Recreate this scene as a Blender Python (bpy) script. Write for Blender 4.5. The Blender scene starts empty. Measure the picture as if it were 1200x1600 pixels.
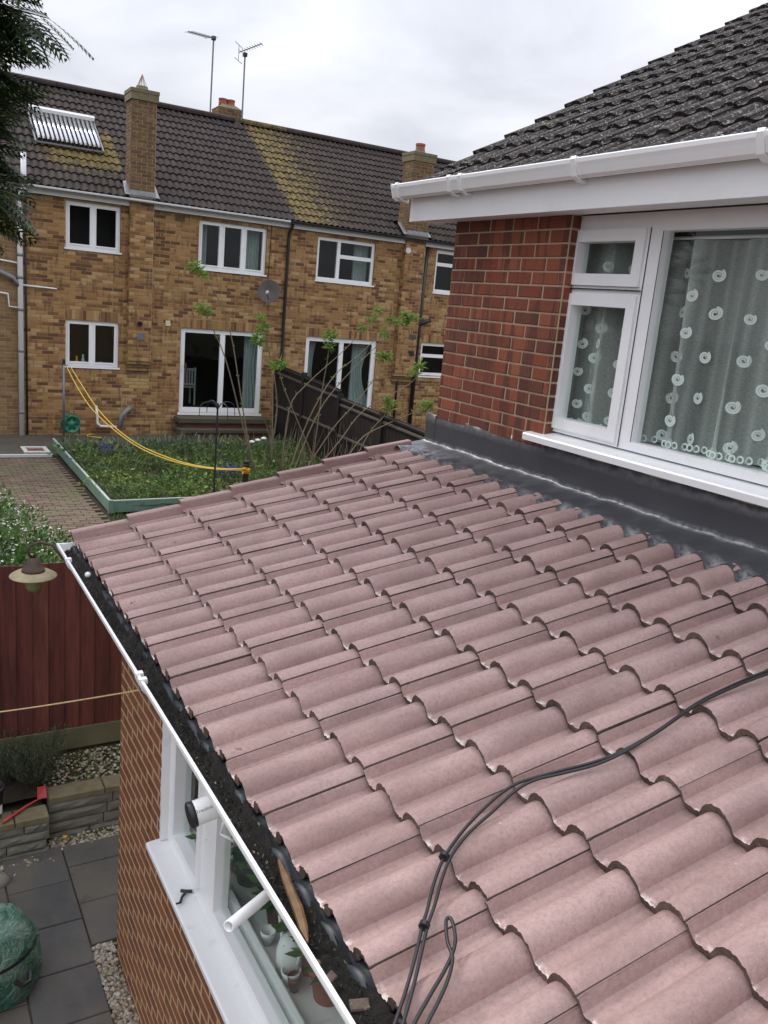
import bpy, math, random
import numpy as np
from mathutils import Vector, Matrix
random.seed(7); rng = np.random.default_rng(7)
S = bpy.context.scene; COL = S.collection
# ------------------------------------------------------------------ camera (at the origin; the patio lies 4.25 m below it)
YAW, PIT, ROL, FPX = 0.53970023, 0.23780315, -0.09199325, 1323.46
cy, sy, cp, sp = math.cos(YAW), math.sin(YAW), math.cos(PIT), math.sin(PIT)
_f = Vector((sy*cp, cy*cp, -sp)); _r = Vector((cy, -sy, 0)); _d = _f.cross(_r)
cr, sr = math.cos(ROL), math.sin(ROL)
RI, DN, FW = cr*_r + sr*_d, -sr*_r + cr*_d, _f
cd = bpy.data.cameras.new('camera'); cam = bpy.data.objects.new('camera', cd); COL.objects.link(cam)
cd.sensor_fit = 'VERTICAL'; cd.sensor_height = 36; cd.lens = FPX/1600*36; cd.clip_start = .05; cd.clip_end = 2000
cam.matrix_world = Matrix(((RI.x, -DN.x, -FW.x, 0), (RI.y, -DN.y, -FW.y, 0), (RI.z, -DN.z, -FW.z, 0), (0, 0, 0, 1)))
S.camera = cam
# pixel (of the 1200x1600 photograph) -> point on a known plane
def ray(u, v): return RI*((u-600)/FPX) + DN*((v-800)/FPX) + FW
def onX(u, v, X): d = ray(u, v); return d*(X/d.x)
def onY(u, v, Y): d = ray(u, v); return d*(Y/d.y)
def onZ(u, v, Z): d = ray(u, v); return d*(Z/d.z)
# ------------------------------------------------------------------ world: overcast sky
W = bpy.data.worlds.new('World'); S.world = W; W.use_nodes = True
nt = W.node_tree; nt.nodes.clear()
def N(nt, t, **k):
    n = nt.nodes.new(t)
    for a, b in k.items():
        if a.startswith('i_'):
            key = a[2:]; key = int(key) if key.isdigit() else key.replace('_', ' ')
            n.inputs[key].default_value = b
        else: setattr(n, a, b)
    return n
def L(nt, a, b): nt.links.new(a, b)
SUN_EL, SUN_ROT = math.radians(42), math.radians(-25)
sky = N(nt, 'ShaderNodeTexSky', sky_type='NISHITA', sun_disc=False, sun_elevation=SUN_EL, sun_rotation=SUN_ROT)
bg1 = N(nt, 'ShaderNodeBackground', i_Strength=.08); L(nt, sky.outputs[0], bg1.inputs[0])
tc = N(nt, 'ShaderNodeTexCoord'); sx = N(nt, 'ShaderNodeSeparateXYZ'); L(nt, tc.outputs['Generated'], sx.inputs[0])
zc = N(nt, 'ShaderNodeMath', operation='MAXIMUM', i_1=0.0); L(nt, sx.outputs[2], zc.inputs[0])
den = N(nt, 'ShaderNodeMath', operation='ADD', i_1=.22); L(nt, zc.outputs[0], den.inputs[0])
pl = N(nt, 'ShaderNodeVectorMath', operation='DIVIDE'); L(nt, tc.outputs['Generated'], pl.inputs[0])
cmb = N(nt, 'ShaderNodeCombineXYZ'); [L(nt, den.outputs[0], cmb.inputs[i]) for i in range(3)]; L(nt, cmb.outputs[0], pl.inputs[1])
n1 = N(nt, 'ShaderNodeTexNoise', i_Scale=1.5, i_Detail=6.0, i_Roughness=.5, i_Distortion=.35); L(nt, pl.outputs[0], n1.inputs['Vector'])
rp = N(nt, 'ShaderNodeValToRGB'); L(nt, n1.outputs[0], rp.inputs[0])
e = rp.color_ramp.elements; e[0].position = .3; e[0].color = (.48, .495, .56, 1); e[1].position = .68; e[1].color = (.80, .81, .855, 1)
cie = N(nt, 'ShaderNodeMath', operation='MULTIPLY_ADD', i_1=1.75, i_2=.565); L(nt, zc.outputs[0], cie.inputs[0])   # overcast: brighter overhead
bg2 = N(nt, 'ShaderNodeBackground'); L(nt, rp.outputs[0], bg2.inputs[0]); L(nt, cie.outputs[0], bg2.inputs[1])
mx = N(nt, 'ShaderNodeMixShader', i_0=.93); L(nt, bg1.outputs[0], mx.inputs[1]); L(nt, bg2.outputs[0], mx.inputs[2])
wo = N(nt, 'ShaderNodeOutputWorld'); L(nt, mx.outputs[0], wo.inputs[0])
sl = bpy.data.lights.new('sun', 'SUN'); sl.energy = 1.5; sl.angle = math.radians(12); sl.color = (1, .96, .9)
sun = bpy.data.objects.new('sun', sl); COL.objects.link(sun)
sdir = Vector((math.sin(SUN_ROT)*math.cos(SUN_EL), math.cos(SUN_ROT)*math.cos(SUN_EL), math.sin(SUN_EL)))
sun.rotation_euler = sdir.to_track_quat('Z', 'Y').to_euler()
vs = S.view_settings; vs.view_transform = 'Standard'; vs.look = 'None'; vs.exposure = 0.5; vs.gamma = 1; vs.use_curve_mapping = False
S.cycles.use_denoising = True; S.cycles.max_bounces = 8; S.cycles.transparent_max_bounces = 16

# ------------------------------------------------------------------ materials
def pos(nt, scale=(1, 1, 1)):
    g = N(nt, 'ShaderNodeNewGeometry'); m = N(nt, 'ShaderNodeVectorMath', operation='MULTIPLY'); m.inputs[1].default_value = scale
    L(nt, g.outputs['Position'], m.inputs[0]); return m.outputs[0]
def noise(nt, scale, detail=4., rough=.55, st=(1, 1, 1), dist=0.):
    n = N(nt, 'ShaderNodeTexNoise', i_Scale=scale, i_Detail=detail, i_Roughness=rough, i_Distortion=dist); L(nt, pos(nt, st), n.inputs['Vector']); return n.outputs[0]
def ramp(nt, fac, stops, interp='LINEAR'):
    r = N(nt, 'ShaderNodeValToRGB'); r.color_ramp.interpolation = interp; els = r.color_ramp.elements
    for i, (p, c) in enumerate(stops):
        el = els[i] if i < 2 else els.new(p)
        el.position = p; el.color = (*c, 1) if hasattr(c, '__len__') else (c, c, c, 1)
    L(nt, fac, r.inputs[0]); return r.outputs[0]
def mix(nt, fac, a, b, mode='MIX'):
    m = N(nt, 'ShaderNodeMix', data_type='RGBA', blend_type=mode)
    for s, x in ((m.inputs[0], fac), (m.inputs[6], a), (m.inputs[7], b)):
        if hasattr(x, 'is_output'): L(nt, x, s)
        else: s.default_value = (*x, 1) if hasattr(x, '__len__') else x
    return m.outputs[2]
def mth(nt, op, a, b=0., c=0., clamp=False):
    m = N(nt, 'ShaderNodeMath', operation=op, use_clamp=clamp)
    for s, x in zip(m.inputs, (a, b, c)):
        if hasattr(x, 'is_output'): L(nt, x, s)
        else: s.default_value = x
    return m.outputs[0]
def rnd(nt):       # one random number for each object and for each loose piece of a mesh
    o = N(nt, 'ShaderNodeObjectInfo'); g = N(nt, 'ShaderNodeNewGeometry')
    return mth(nt, 'FRACT', mth(nt, 'ADD', o.outputs['Random'], mth(nt, 'MULTIPLY', g.outputs['Random Per Island'], 7.31)))
def newmat(name):
    m = bpy.data.materials.new(name); m.use_nodes = True; nt = m.node_tree
    return m, nt, nt.nodes['Principled BSDF']
def bump(nt, b, h, strength=.3, dist=.01):
    n = N(nt, 'ShaderNodeBump', i_Strength=strength, i_Distance=dist); L(nt, h, n.inputs['Height']); L(nt, n.outputs[0], b.inputs['Normal'])
def simple(name, col, rough=.5, var=.15, scale=8., metal=0., bmp=0., spec=.5, bscale=60.):
    m, nt, b = newmat(name)
    c = mix(nt, noise(nt, scale), tuple(x*(1-var) for x in col), tuple(min(1, x*(1+var)) for x in col))
    L(nt, c, b.inputs['Base Color']); b.inputs['Roughness'].default_value = rough; b.inputs['Metallic'].default_value = metal
    b.inputs['Specular IOR Level'].default_value = spec
    if bmp: bump(nt, b, noise(nt, bscale), bmp, .004)
    return m
M = {}
def tile_mat(name, cols, dirt, spots=None, lich=None, rough=.75, dirtamt=.5, streak=(1, 1, 1), tail_pale=False):
    m, nt, b = newmat(name)
    c = ramp(nt, rnd(nt), cols)
    c = mix(nt, ramp(nt, noise(nt, 5., 5., .6, streak), [(.40, 0.), (.72, 1.)]), c, mix(nt, dirtamt, c, dirt))
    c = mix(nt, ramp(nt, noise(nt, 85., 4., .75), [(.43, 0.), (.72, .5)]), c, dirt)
    if spots:
        for (sc, lo, hi, col) in spots: c = mix(nt, ramp(nt, noise(nt, sc, 3., .6), [(lo, 0.), (hi, 1.)]), c, col)
    if tail_pale:
        at = N(nt, 'ShaderNodeAttribute', attribute_name='tail_pale')  # small pale blotches along the tile tail, in the troughs between rolls
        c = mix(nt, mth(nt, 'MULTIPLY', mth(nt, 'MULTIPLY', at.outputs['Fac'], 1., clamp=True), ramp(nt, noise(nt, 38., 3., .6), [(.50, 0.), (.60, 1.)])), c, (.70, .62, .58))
    if lich:
        g = N(nt, 'ShaderNodeNewGeometry'); s = N(nt, 'ShaderNodeSeparateXYZ'); L(nt, g.outputs['Position'], s.inputs[0])
        c = lich(nt, s, c)
    L(nt, c, b.inputs['Base Color']); b.inputs['Roughness'].default_value = rough; b.inputs['Specular IOR Level'].default_value = .22
    bump(nt, b, mth(nt, 'ADD', noise(nt, 260., 3.), mth(nt, 'MULTIPLY', noise(nt, 40., 3.), 1.2)), .35, .004)
    return m
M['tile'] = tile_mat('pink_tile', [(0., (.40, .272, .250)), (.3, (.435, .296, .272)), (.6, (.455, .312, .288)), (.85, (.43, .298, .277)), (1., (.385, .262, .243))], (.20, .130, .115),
                     spots=[(17., .70, .78, (.12, .08, .07)), (45., .735, .78, (.62, .53, .50))], rough=.62, dirtamt=.55, streak=(.6, 1.6, 1.6), tail_pale=True)
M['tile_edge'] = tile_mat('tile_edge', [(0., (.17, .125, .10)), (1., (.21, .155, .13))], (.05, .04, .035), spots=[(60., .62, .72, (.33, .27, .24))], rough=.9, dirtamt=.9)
M['tile_old'] = tile_mat('weathered_tile', [(0., (.034, .028, .027)), (.5, (.045, .037, .034)), (1., (.058, .046, .042))], (.014, .013, .012),
                     spots=[(75., .58, .66, (.30, .29, .28)), (32., .64, .70, (.42, .41, .39)), (7., .70, .76, (.21, .16, .05))], rough=.85, dirtamt=.7)
def lichen(nt, s, c):
    X, Z = s.outputs[0], s.outputs[2]
    def band(x, a, b_, c_, d): return mth(nt, 'MULTIPLY', mth(nt, 'DIVIDE', mth(nt, 'SUBTRACT', x, a), b_-a, clamp=True), mth(nt, 'SUBTRACT', 1., mth(nt, 'DIVIDE', mth(nt, 'SUBTRACT', x, c_), d-c_, clamp=True)))
    nz = noise(nt, 9., 4., .7)
    m1 = mth(nt, 'MULTIPLY', band(X, 2.7, 3.3, 4.6, 4.85), band(Z, 1.9, 2.5, 3.2, 3.5))
    m2 = mth(nt, 'MULTIPLY', band(X, 8.25, 8.6, 9.0, 11.2), 1.)
    mm = mth(nt, 'ADD', m1, mth(nt, 'MULTIPLY', m2, .9), clamp=True)
    f = mth(nt, 'MULTIPLY', mth(nt, 'SUBTRACT', mth(nt, 'ADD', mth(nt, 'ADD', mth(nt, 'MULTIPLY', nz, 1.1), mth(nt, 'MULTIPLY', noise(nt, 45., 3., .7), .8)), mth(nt, 'MULTIPLY', mm, .45)), 1.22, clamp=True), 4.5, clamp=True)
    c = mix(nt, mth(nt, 'MULTIPLY', f, .85), c, mix(nt, noise(nt, 22., 3.), (.17, .12, .03), (.26, .20, .065)))
    return c
M['tile_nb'] = tile_mat('brown_tile', [(0., (.036, .026, .023)), (.5, (.046, .034, .030)), (1., (.058, .043, .037))], (.022, .018, .016),
                     spots=[(30., .69, .75, (.30, .29, .26))], lich=lichen, rough=.85, dirtamt=.5)
M['tile_nb_new'] = tile_mat('dark_tile', [(0., (.034, .025, .023)), (.5, (.044, .032, .030)), (1., (.056, .041, .038))], (.024, .019, .018), spots=[(30., .74, .79, (.22, .21, .2))], rough=.85, dirtamt=.4)
def brick_mat(name, cols, dark, bands=(1, 1, 1), bscale=9., blo=.5, bhi=.62, grime=None):
    m, nt, b = newmat(name)
    c = ramp(nt, rnd(nt), cols, 'CONSTANT')
    c = mix(nt, ramp(nt, noise(nt, bscale, 3., .5, bands), [(blo, 0.), (bhi, .75)]), c, dark)
    c = mix(nt, noise(nt, 50., 4., .7), mix(nt, .35, c, (0, 0, 0)), mix(nt, .12, c, (.5, .4, .3)))
    if grime: c = mix(nt, ramp(nt, noise(nt, 2.2, 4.), [(.5, 0.), (.7, .5)]), c, grime)
    L(nt, c, b.inputs['Base Color']); b.inputs['Roughness'].default_value = .85; b.inputs['Specular IOR Level'].default_value = .25
    bump(nt, b, mth(nt, 'ADD', noise(nt, 220., 3.), noise(nt, 45., 3.)), .5, .004)
    return m
M['brick_red'] = brick_mat('red_brick', [(0., (.20, .044, .024)), (.2, (.26, .060, .030)), (.45, (.30, .082, .040)), (.62, (.235, .055, .030)), (.8, (.15, .038, .028)), (.92, (.32, .11, .055))], (.085, .022, .022), (.3, 2.6, .25), 7., .50, .60)
M['brick_ext'] = brick_mat('orange_brick', [(0., (.205, .066, .030)), (.25, (.25, .082, .036)), (.5, (.225, .07, .032)), (.75, (.185, .056, .028))], (.12, .036, .020), (.3, 2., .3), 7., .55, .66)
M['brick_nb'] = brick_mat('yellow_brick', [(0., (.43, .245, .090)), (.18, (.36, .19, .066)), (.38, (.30, .15, .052)), (.52, (.52, .335, .155)), (.64, (.23, .105, .038)), (.79, (.135, .055, .024)), (.90, (.42, .24, .09))], (.125, .05, .022), (1.4, .3, .3), 8., .54, .64)
M['brick_nb2'] = brick_mat('tan_brick', [(0., (.30, .19, .085)), (.3, (.255, .155, .066)), (.6, (.335, .225, .11)), (.85, (.20, .115, .05))], (.15, .08, .035), (1.4, .3, .3), 8., .60, .66)
M['brick_ch'] = brick_mat('chimney_brick', [(0., (.17, .10, .055)), (.3, (.21, .125, .06)), (.6, (.135, .075, .042)), (.85, (.25, .15, .065))], (.08, .05, .03), (1, 1, 1), 8., .5, .62, grime=(.10, .09, .03))
M['mortar_red'] = simple('buff_mortar', (.42, .32, .215), .95, .25, 20., bmp=.6)
M['mortar_ext'] = simple('sandy_mortar', (.42, .28, .14), .95, .25, 20., bmp=.5)
M['mortar_nb'] = simple('tan_mortar', (.36, .255, .15), .95, .25, 12., bmp=.4)
def upvc():
    m, nt, b = newmat('white_plastic')
    c = mix(nt, ramp(nt, noise(nt, 3.5, 5., .65), [(.50, 0.), (.8, .35)]), (.87, .88, .89), (.66, .66, .63))
    c = mix(nt, ramp(nt, noise(nt, 30., 3., .6, (1, 1, .25)), [(.64, 0.), (.88, .3)]), c, (.50, .50, .45))
    c = mix(nt, ramp(nt, noise(nt, 90., 2.), [(.76, 0.), (.8, .5)]), c, (.3, .28, .24))
    L(nt, c, b.inputs['Base Color']); b.inputs['Roughness'].default_value = .3; return m
M['upvc'] = upvc()
def dirtywhite():
    m, nt, b = newmat('weathered_white_plastic')
    c = mix(nt, ramp(nt, noise(nt, 7., 6., .7), [(.58, 0.), (.8, .55)]), (.79, .80, .80), (.42, .40, .36))
    c = mix(nt, ramp(nt, noise(nt, 60., 2.), [(.74, 0.), (.8, .6)]), c, (.2, .18, .15))
    L(nt, c, b.inputs['Base Color']); b.inputs['Roughness'].default_value = .35; return m
M['upvc_old'] = dirtywhite()
M['black'] = simple('black_plastic', (.016, .016, .018), .4, .2)
M['blackiron'] = simple('black_iron', (.02, .02, .021), .5, .3)
M['greypipe'] = simple('grey_pipe', (.20, .205, .22), .5, .2)
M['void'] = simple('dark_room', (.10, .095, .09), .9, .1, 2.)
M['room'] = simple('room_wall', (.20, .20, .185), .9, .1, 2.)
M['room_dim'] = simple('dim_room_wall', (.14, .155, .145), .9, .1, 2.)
def glass(name, tint=(.955, .985, .97), refl=1.0):
    m, nt, b = newmat(name); nt.nodes.remove(b)
    t = N(nt, 'ShaderNodeBsdfTransparent'); t.inputs[0].default_value = (*tint, 1)
    g = N(nt, 'ShaderNodeBsdfGlossy', i_Roughness=.015)
    fr = N(nt, 'ShaderNodeFresnel', i_IOR=1.52); gg = N(nt, 'ShaderNodeNewGeometry'); f = mth(nt, 'MULTIPLY', mth(nt, 'MULTIPLY', fr.outputs[0], refl, clamp=True), mth(nt, 'SUBTRACT', 1., gg.outputs['Backfacing']))
    x = N(nt, 'ShaderNodeMixShader'); L(nt, f, x.inputs[0]); L(nt, t.outputs[0], x.inputs[1]); L(nt, g.outputs[0], x.inputs[2])
    L(nt, x.outputs[0], nt.nodes['Material Output'].inputs[0]); return m
M['glass'] = glass('window_glass'); M['glass_nb'] = glass('far_window_glass', (.8, .84, .84), 1.0)
def lead():
    m, nt, b = newmat('lead_sheet')
    c = mix(nt, noise(nt, 3., 2., .4), (.060, .061, .068), (.098, .100, .110))
    c = mix(nt, ramp(nt, noise(nt, 9., 4., .6, (2.5, .35, 2.5)), [(.68, 0.), (.9, .22)]), c, (.30, .31, .34))
    at = N(nt, 'ShaderNodeAttribute', attribute_name='patina')
    f = mth(nt, 'MULTIPLY', at.outputs['Fac'], ramp(nt, noise(nt, 26., 4., .7), [(.38, 0.), (.60, .95)]))
    c = mix(nt, f, c, (.60, .60, .62))
    L(nt, c, b.inputs['Base Color']); b.inputs['Metallic'].default_value = .3; b.inputs['Roughness'].default_value = .36
    bump(nt, b, mth(nt, 'ADD', noise(nt, 7., 2.), mth(nt, 'MULTIPLY', noise(nt, 120., 3.), .1)), .3, .012); return m
M['lead'] = lead()
M['leadsilver'] = simple('bright_flashing', (.27, .275, .29), .5, .45, 9., metal=.3)
M['tray'] = simple('blue_grey_tray', (.026, .033, .042), .45, .25, 20.)
def debris():
    m, nt, b = newmat('wet_moss_debris')
    c = ramp(nt, noise(nt, 45., 6., .75), [(.30, (.004, .0035, .003)), (.55, (.012, .009, .006)), (.68, (.03, .022, .012)), (.78, (.10, .075, .05))])
    c = mix(nt, ramp(nt, noise(nt, 6., 3.), [(.58, 0.), (.7, .5)]), c, (.028, .03, .008))
    L(nt, c, b.inputs['Base Color']); b.inputs['Roughness'].default_value = .55; bump(nt, b, noise(nt, 70., 5., .8), 1., .02); return m
M['debris'] = debris()
def leaf(name, cols, trans=.25, rough=.5):
    m, nt, b = newmat(name); c = ramp(nt, rnd(nt), cols)
    L(nt, c, b.inputs['Base Color']); b.inputs['Roughness'].default_value = rough; b.inputs['Specular IOR Level'].default_value = .3
    t = N(nt, 'ShaderNodeBsdfTranslucent'); L(nt, c, t.inputs[0]); x = N(nt, 'ShaderNodeMixShader', i_0=trans)
    L(nt, b.outputs[0], x.inputs[1]); L(nt, t.outputs[0], x.inputs[2]); L(nt, x.outputs[0], nt.nodes['Material Output'].inputs[0]); return m
M['conifer'] = leaf('conifer_leaf', [(0., (.012, .026, .010)), (.45, (.026, .052, .016)), (.85, (.055, .088, .026)), (1., (.09, .075, .03))], .2)
M['bushleaf'] = leaf('bush_leaf', [(0., (.035, .085, .02)), (.5, (.075, .155, .035)), (1., (.15, .25, .07))])
M['cover'] = leaf('ground_cover_leaf', [(0., (.06, .11, .02)), (.4, (.115, .20, .032)), (.75, (.19, .265, .055)), (1., (.26, .25, .09))])
M['grassb'] = leaf('grass_blade', [(0., (.04, .085, .02)), (.5, (.08, .14, .035)), (.8, (.15, .19, .07)), (1., (.25, .22, .11))])
M['silver'] = leaf('silver_leaf', [(0., (.10, .15, .11)), (.6, (.17, .22, .15)), (1., (.26, .28, .17))])
M['spring'] = leaf('spring_leaf', [(0., (.10, .19, .03)), (.5, (.16, .27, .05)), (1., (.25, .35, .09))], .35)
M['lav'] = leaf('lavender_leaf', [(0., (.045, .06, .035)), (.6, (.085, .105, .06)), (1., (.14, .14, .085))])
M['petal'] = simple('white_petal', (.80, .80, .74), .6, .05)
M['purple'] = simple('purple_petal', (.07, .06, .22), .6, .3)
M['coral'] = simple('coral_petal', (.55, .13, .08), .6, .2)
M['yellow'] = simple('yellow_plastic', (.75, .42, .02), .5, .15)
M['ropey'] = simple('yellow_rope', (.70, .47, .06), .7, .2, 80.)
M['bark'] = simple('bark', (.10, .075, .05), .9, .35, 20., bmp=.6)
M['twig'] = simple('twig_bark', (.19, .15, .10), .85, .3, 12.)
def soilmat():
    m, nt, b = newmat('garden_soil')
    c = ramp(nt, noise(nt, 5., 6., .7), [(.3, (.02, .016, .010)), (.55, (.045, .035, .022)), (.75, (.06, .065, .03))])
    L(nt, c, b.inputs['Base Color']); b.inputs['Roughness'].default_value = .95; bump(nt, b, noise(nt, 30., 5., .8), .8, .03); return m
M['soil'] = soilmat()
M['slab'] = None
def slabmat():
    m, nt, b = newmat('riven_slate')
    c = ramp(nt, rnd(nt), [(0., (.056, .056, .057)), (.35, (.080, .077, .070)), (.7, (.066, .067, .069)), (1., (.086, .079, .068))])
    c = mix(nt, ramp(nt, noise(nt, 3.2, 5., .6), [(.38, 0.), (.68, .75)]), c, (.115, .10, .078))
    c = mix(nt, ramp(nt, noise(nt, 7., 5., .7), [(.55, 0.), (.72, .55)]), c, (.035, .036, .034))
    c = mix(nt, ramp(nt, noise(nt, 14., 3.), [(.72, 0.), (.78, .6)]), c, (.03, .03, .03))
    L(nt, c, b.inputs['Base Color']); b.inputs['Roughness'].default_value = .6; bump(nt, b, noise(nt, 16., 5.), .3, .01); return m
M['slab'] = slabmat()
M['pebble'] = None
def peb():
    m, nt, b = newmat('pebbles'); c = ramp(nt, rnd(nt), [(0., (.17, .14, .10)), (.3, (.30, .26, .20)), (.6, (.40, .36, .30)), (.85, (.24, .16, .09)), (1., (.5, .47, .42))])
    L(nt, c, b.inputs['Base Color']); b.inputs['Roughness'].default_value = .7; return m
M['pebble'] = peb()
M['stone'] = simple('grey_walling_stone', (.17, .165, .135), .9, .35, 9., bmp=.8)
M['coping'] = simple('mossy_coping', (.17, .145, .085), .95, .4, 14., bmp=.8)
def fencemat(name, a, b_, c_, st=(1, 1, 1)):
    m, nt, b = newmat(name)
    c = ramp(nt, rnd(nt), [(0., a), (.5, b_), (1., c_)])
    c = mix(nt, ramp(nt, noise(nt, 9., 5., .6, (3, 3, .25)), [(.38, 0.), (.75, .85)]), c, tuple(x*.3 for x in a))
    c = mix(nt, ramp(nt, noise(nt, 14., 3., .5, (1, 1, .5)), [(.70, 0.), (.76, .8)]), c, tuple(x*.2 for x in a))
    L(nt, c, b.inputs['Base Color']); b.inputs['Roughness'].default_value = .75; bump(nt, b, noise(nt, 25., 4., .6, (6, 6, .3)), .4, .006); return m
M['redwood'] = fencemat('red_stained_board', (.105, .024, .018), (.138, .034, .024), (.165, .046, .030))
M['darkwood'] = fencemat('dark_stained_board', (.018, .012, .010), (.024, .016, .013), (.034, .022, .017))
M['greywood'] = fencemat('weathered_rail', (.11, .09, .075), (.14, .115, .095), (.17, .14, .115))
M['gravelboard'] = simple('mossy_gravel_board', (.125, .12, .065), .9, .35, 6., bmp=.5)
M['planter'] = simple('green_painted_board', (.14, .235, .19), .6, .3, 10.)
M['planter_top'] = simple('pale_green_edge', (.36, .44, .38), .6, .2, 10.)
M['paver'] = None
def paver():
    m, nt, b = newmat('paving_brick')
    c = ramp(nt, rnd(nt), [(0., (.10, .068, .048)), (.5, (.13, .088, .062)), (1., (.16, .115, .08))])
    c = mix(nt, ramp(nt, noise(nt, 1.6, 5., .6), [(.45, 0.), (.65, .75)]), c, (.10, .11, .045))
    c = mix(nt, ramp(nt, noise(nt, 26., 4., .7), [(.55, 0.), (.75, .7)]), c, (.04, .035, .025))
    L(nt, c, b.inputs['Base Color']); b.inputs['Roughness'].default_value = .9; bump(nt, b, noise(nt, 40.), .5, .01); return m
M['paver'] = paver()
M['bag'] = None
def bagm():
    m, nt, b = newmat('green_woven_bag')
    c = mix(nt, ramp(nt, noise(nt, 6., 5., .6), [(.4, 0.), (.75, 1.)]), (.028, .10, .072), (.20, .29, .22))
    L(nt, c, b.inputs['Base Color']); b.inputs['Roughness'].default_value = .45; bump(nt, b, mth(nt, 'ADD', noise(nt, 9., 2., .5, (1, 1, 1), 2.5), mth(nt, 'MULTIPLY', noise(nt, 28., 2., .5, (1, 1, 1), 2.), .25)), .6, .06); return m
M['bag'] = bagm()
M['terracotta'] = simple('terracotta', (.33, .10, .06), .8, .2)
M['brownpot'] = simple('brown_pot', (.12, .045, .03), .5, .2)
M['potwhite'] = simple('white_glaze', (.78, .79, .77), .3, .04)
M['rust'] = simple('rusty_lamp_metal', (.085, .055, .042), .7, .5, 18., metal=.4, bmp=.4)
M['lampshade'] = simple('lichened_shade', (.33, .28, .17), .7, .5, 22., bmp=.5)
M['lampglass'] = simple('algae_glass', (.20, .22, .10), .25, .35, 8.)
M['hose'] = simple('green_plastic', (.01, .17, .095), .4, .15)
M['redplastic'] = simple('red_plastic', (.42, .03, .03), .35, .15)
M['wood'] = simple('wet_timber', (.15, .08, .028), .6, .7, 30., bmp=.8)
M['galv'] = simple('galvanised_steel', (.20, .21, .23), .45, .3, 10., metal=.6)
M['dish'] = simple('dull_dish', (.075, .062, .055), .5, .3, 6.)
M['tubes'] = simple('silver_tube', (.55, .56, .60), .18, .15, 10., metal=.8)
M['cream'] = simple('cream_cover', (.62, .58, .38), .6, .06)
M['step'] = simple('mossy_step', (.085, .075, .05), .9, .4, 6., bmp=.5)
M['stepbrick'] = simple('red_brick_riser', (.15, .065, .045), .9, .4, 9., bmp=.5)
M['patio_nb'] = simple('dark_concrete', (.075, .068, .052), .9, .4, 4., bmp=.5)
M['white_paint'] = simple('white_paint_line', (.55, .55, .53), .7, .2, 20.)
def net():
    m, nt, b = newmat('net_curtain'); nt.nodes.remove(b)
    d = N(nt, 'ShaderNodeBsdfDiffuse'); d.inputs[0].default_value = (.84, .88, .855, 1); tr = N(nt, 'ShaderNodeBsdfTranslucent'); tr.inputs[0].default_value = (.84, .88, .855, 1)
    a = N(nt, 'ShaderNodeMixShader', i_0=.4); L(nt, d.outputs[0], a.inputs[1]); L(nt, tr.outputs[0], a.inputs[2])
    t = N(nt, 'ShaderNodeBsdfTransparent'); x = N(nt, 'ShaderNodeMixShader')
    at = N(nt, 'ShaderNodeAttribute', attribute_name='gather')
    f = mth(nt, 'MULTIPLY', mth(nt, 'ADD', .36, mth(nt, 'MULTIPLY', at.outputs['Fac'], .60)), ramp(nt, noise(nt, 150., 2., .5, (.5, .5, 2.2)), [(.35, .72), (.65, 1.)])); L(nt, f, x.inputs[0])
    L(nt, t.outputs[0], x.inputs[1]); L(nt, a.outputs[0], x.inputs[2]); L(nt, x.outputs[0], nt.nodes['Material Output'].inputs[0]); return m
M['net'] = net(); M['motif'] = simple('white_embroidery', (.85, .88, .86), .8, .03)
M['fabric'] = simple('pale_curtain', (.55, .60, .57), .9, .15, 6.)

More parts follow.
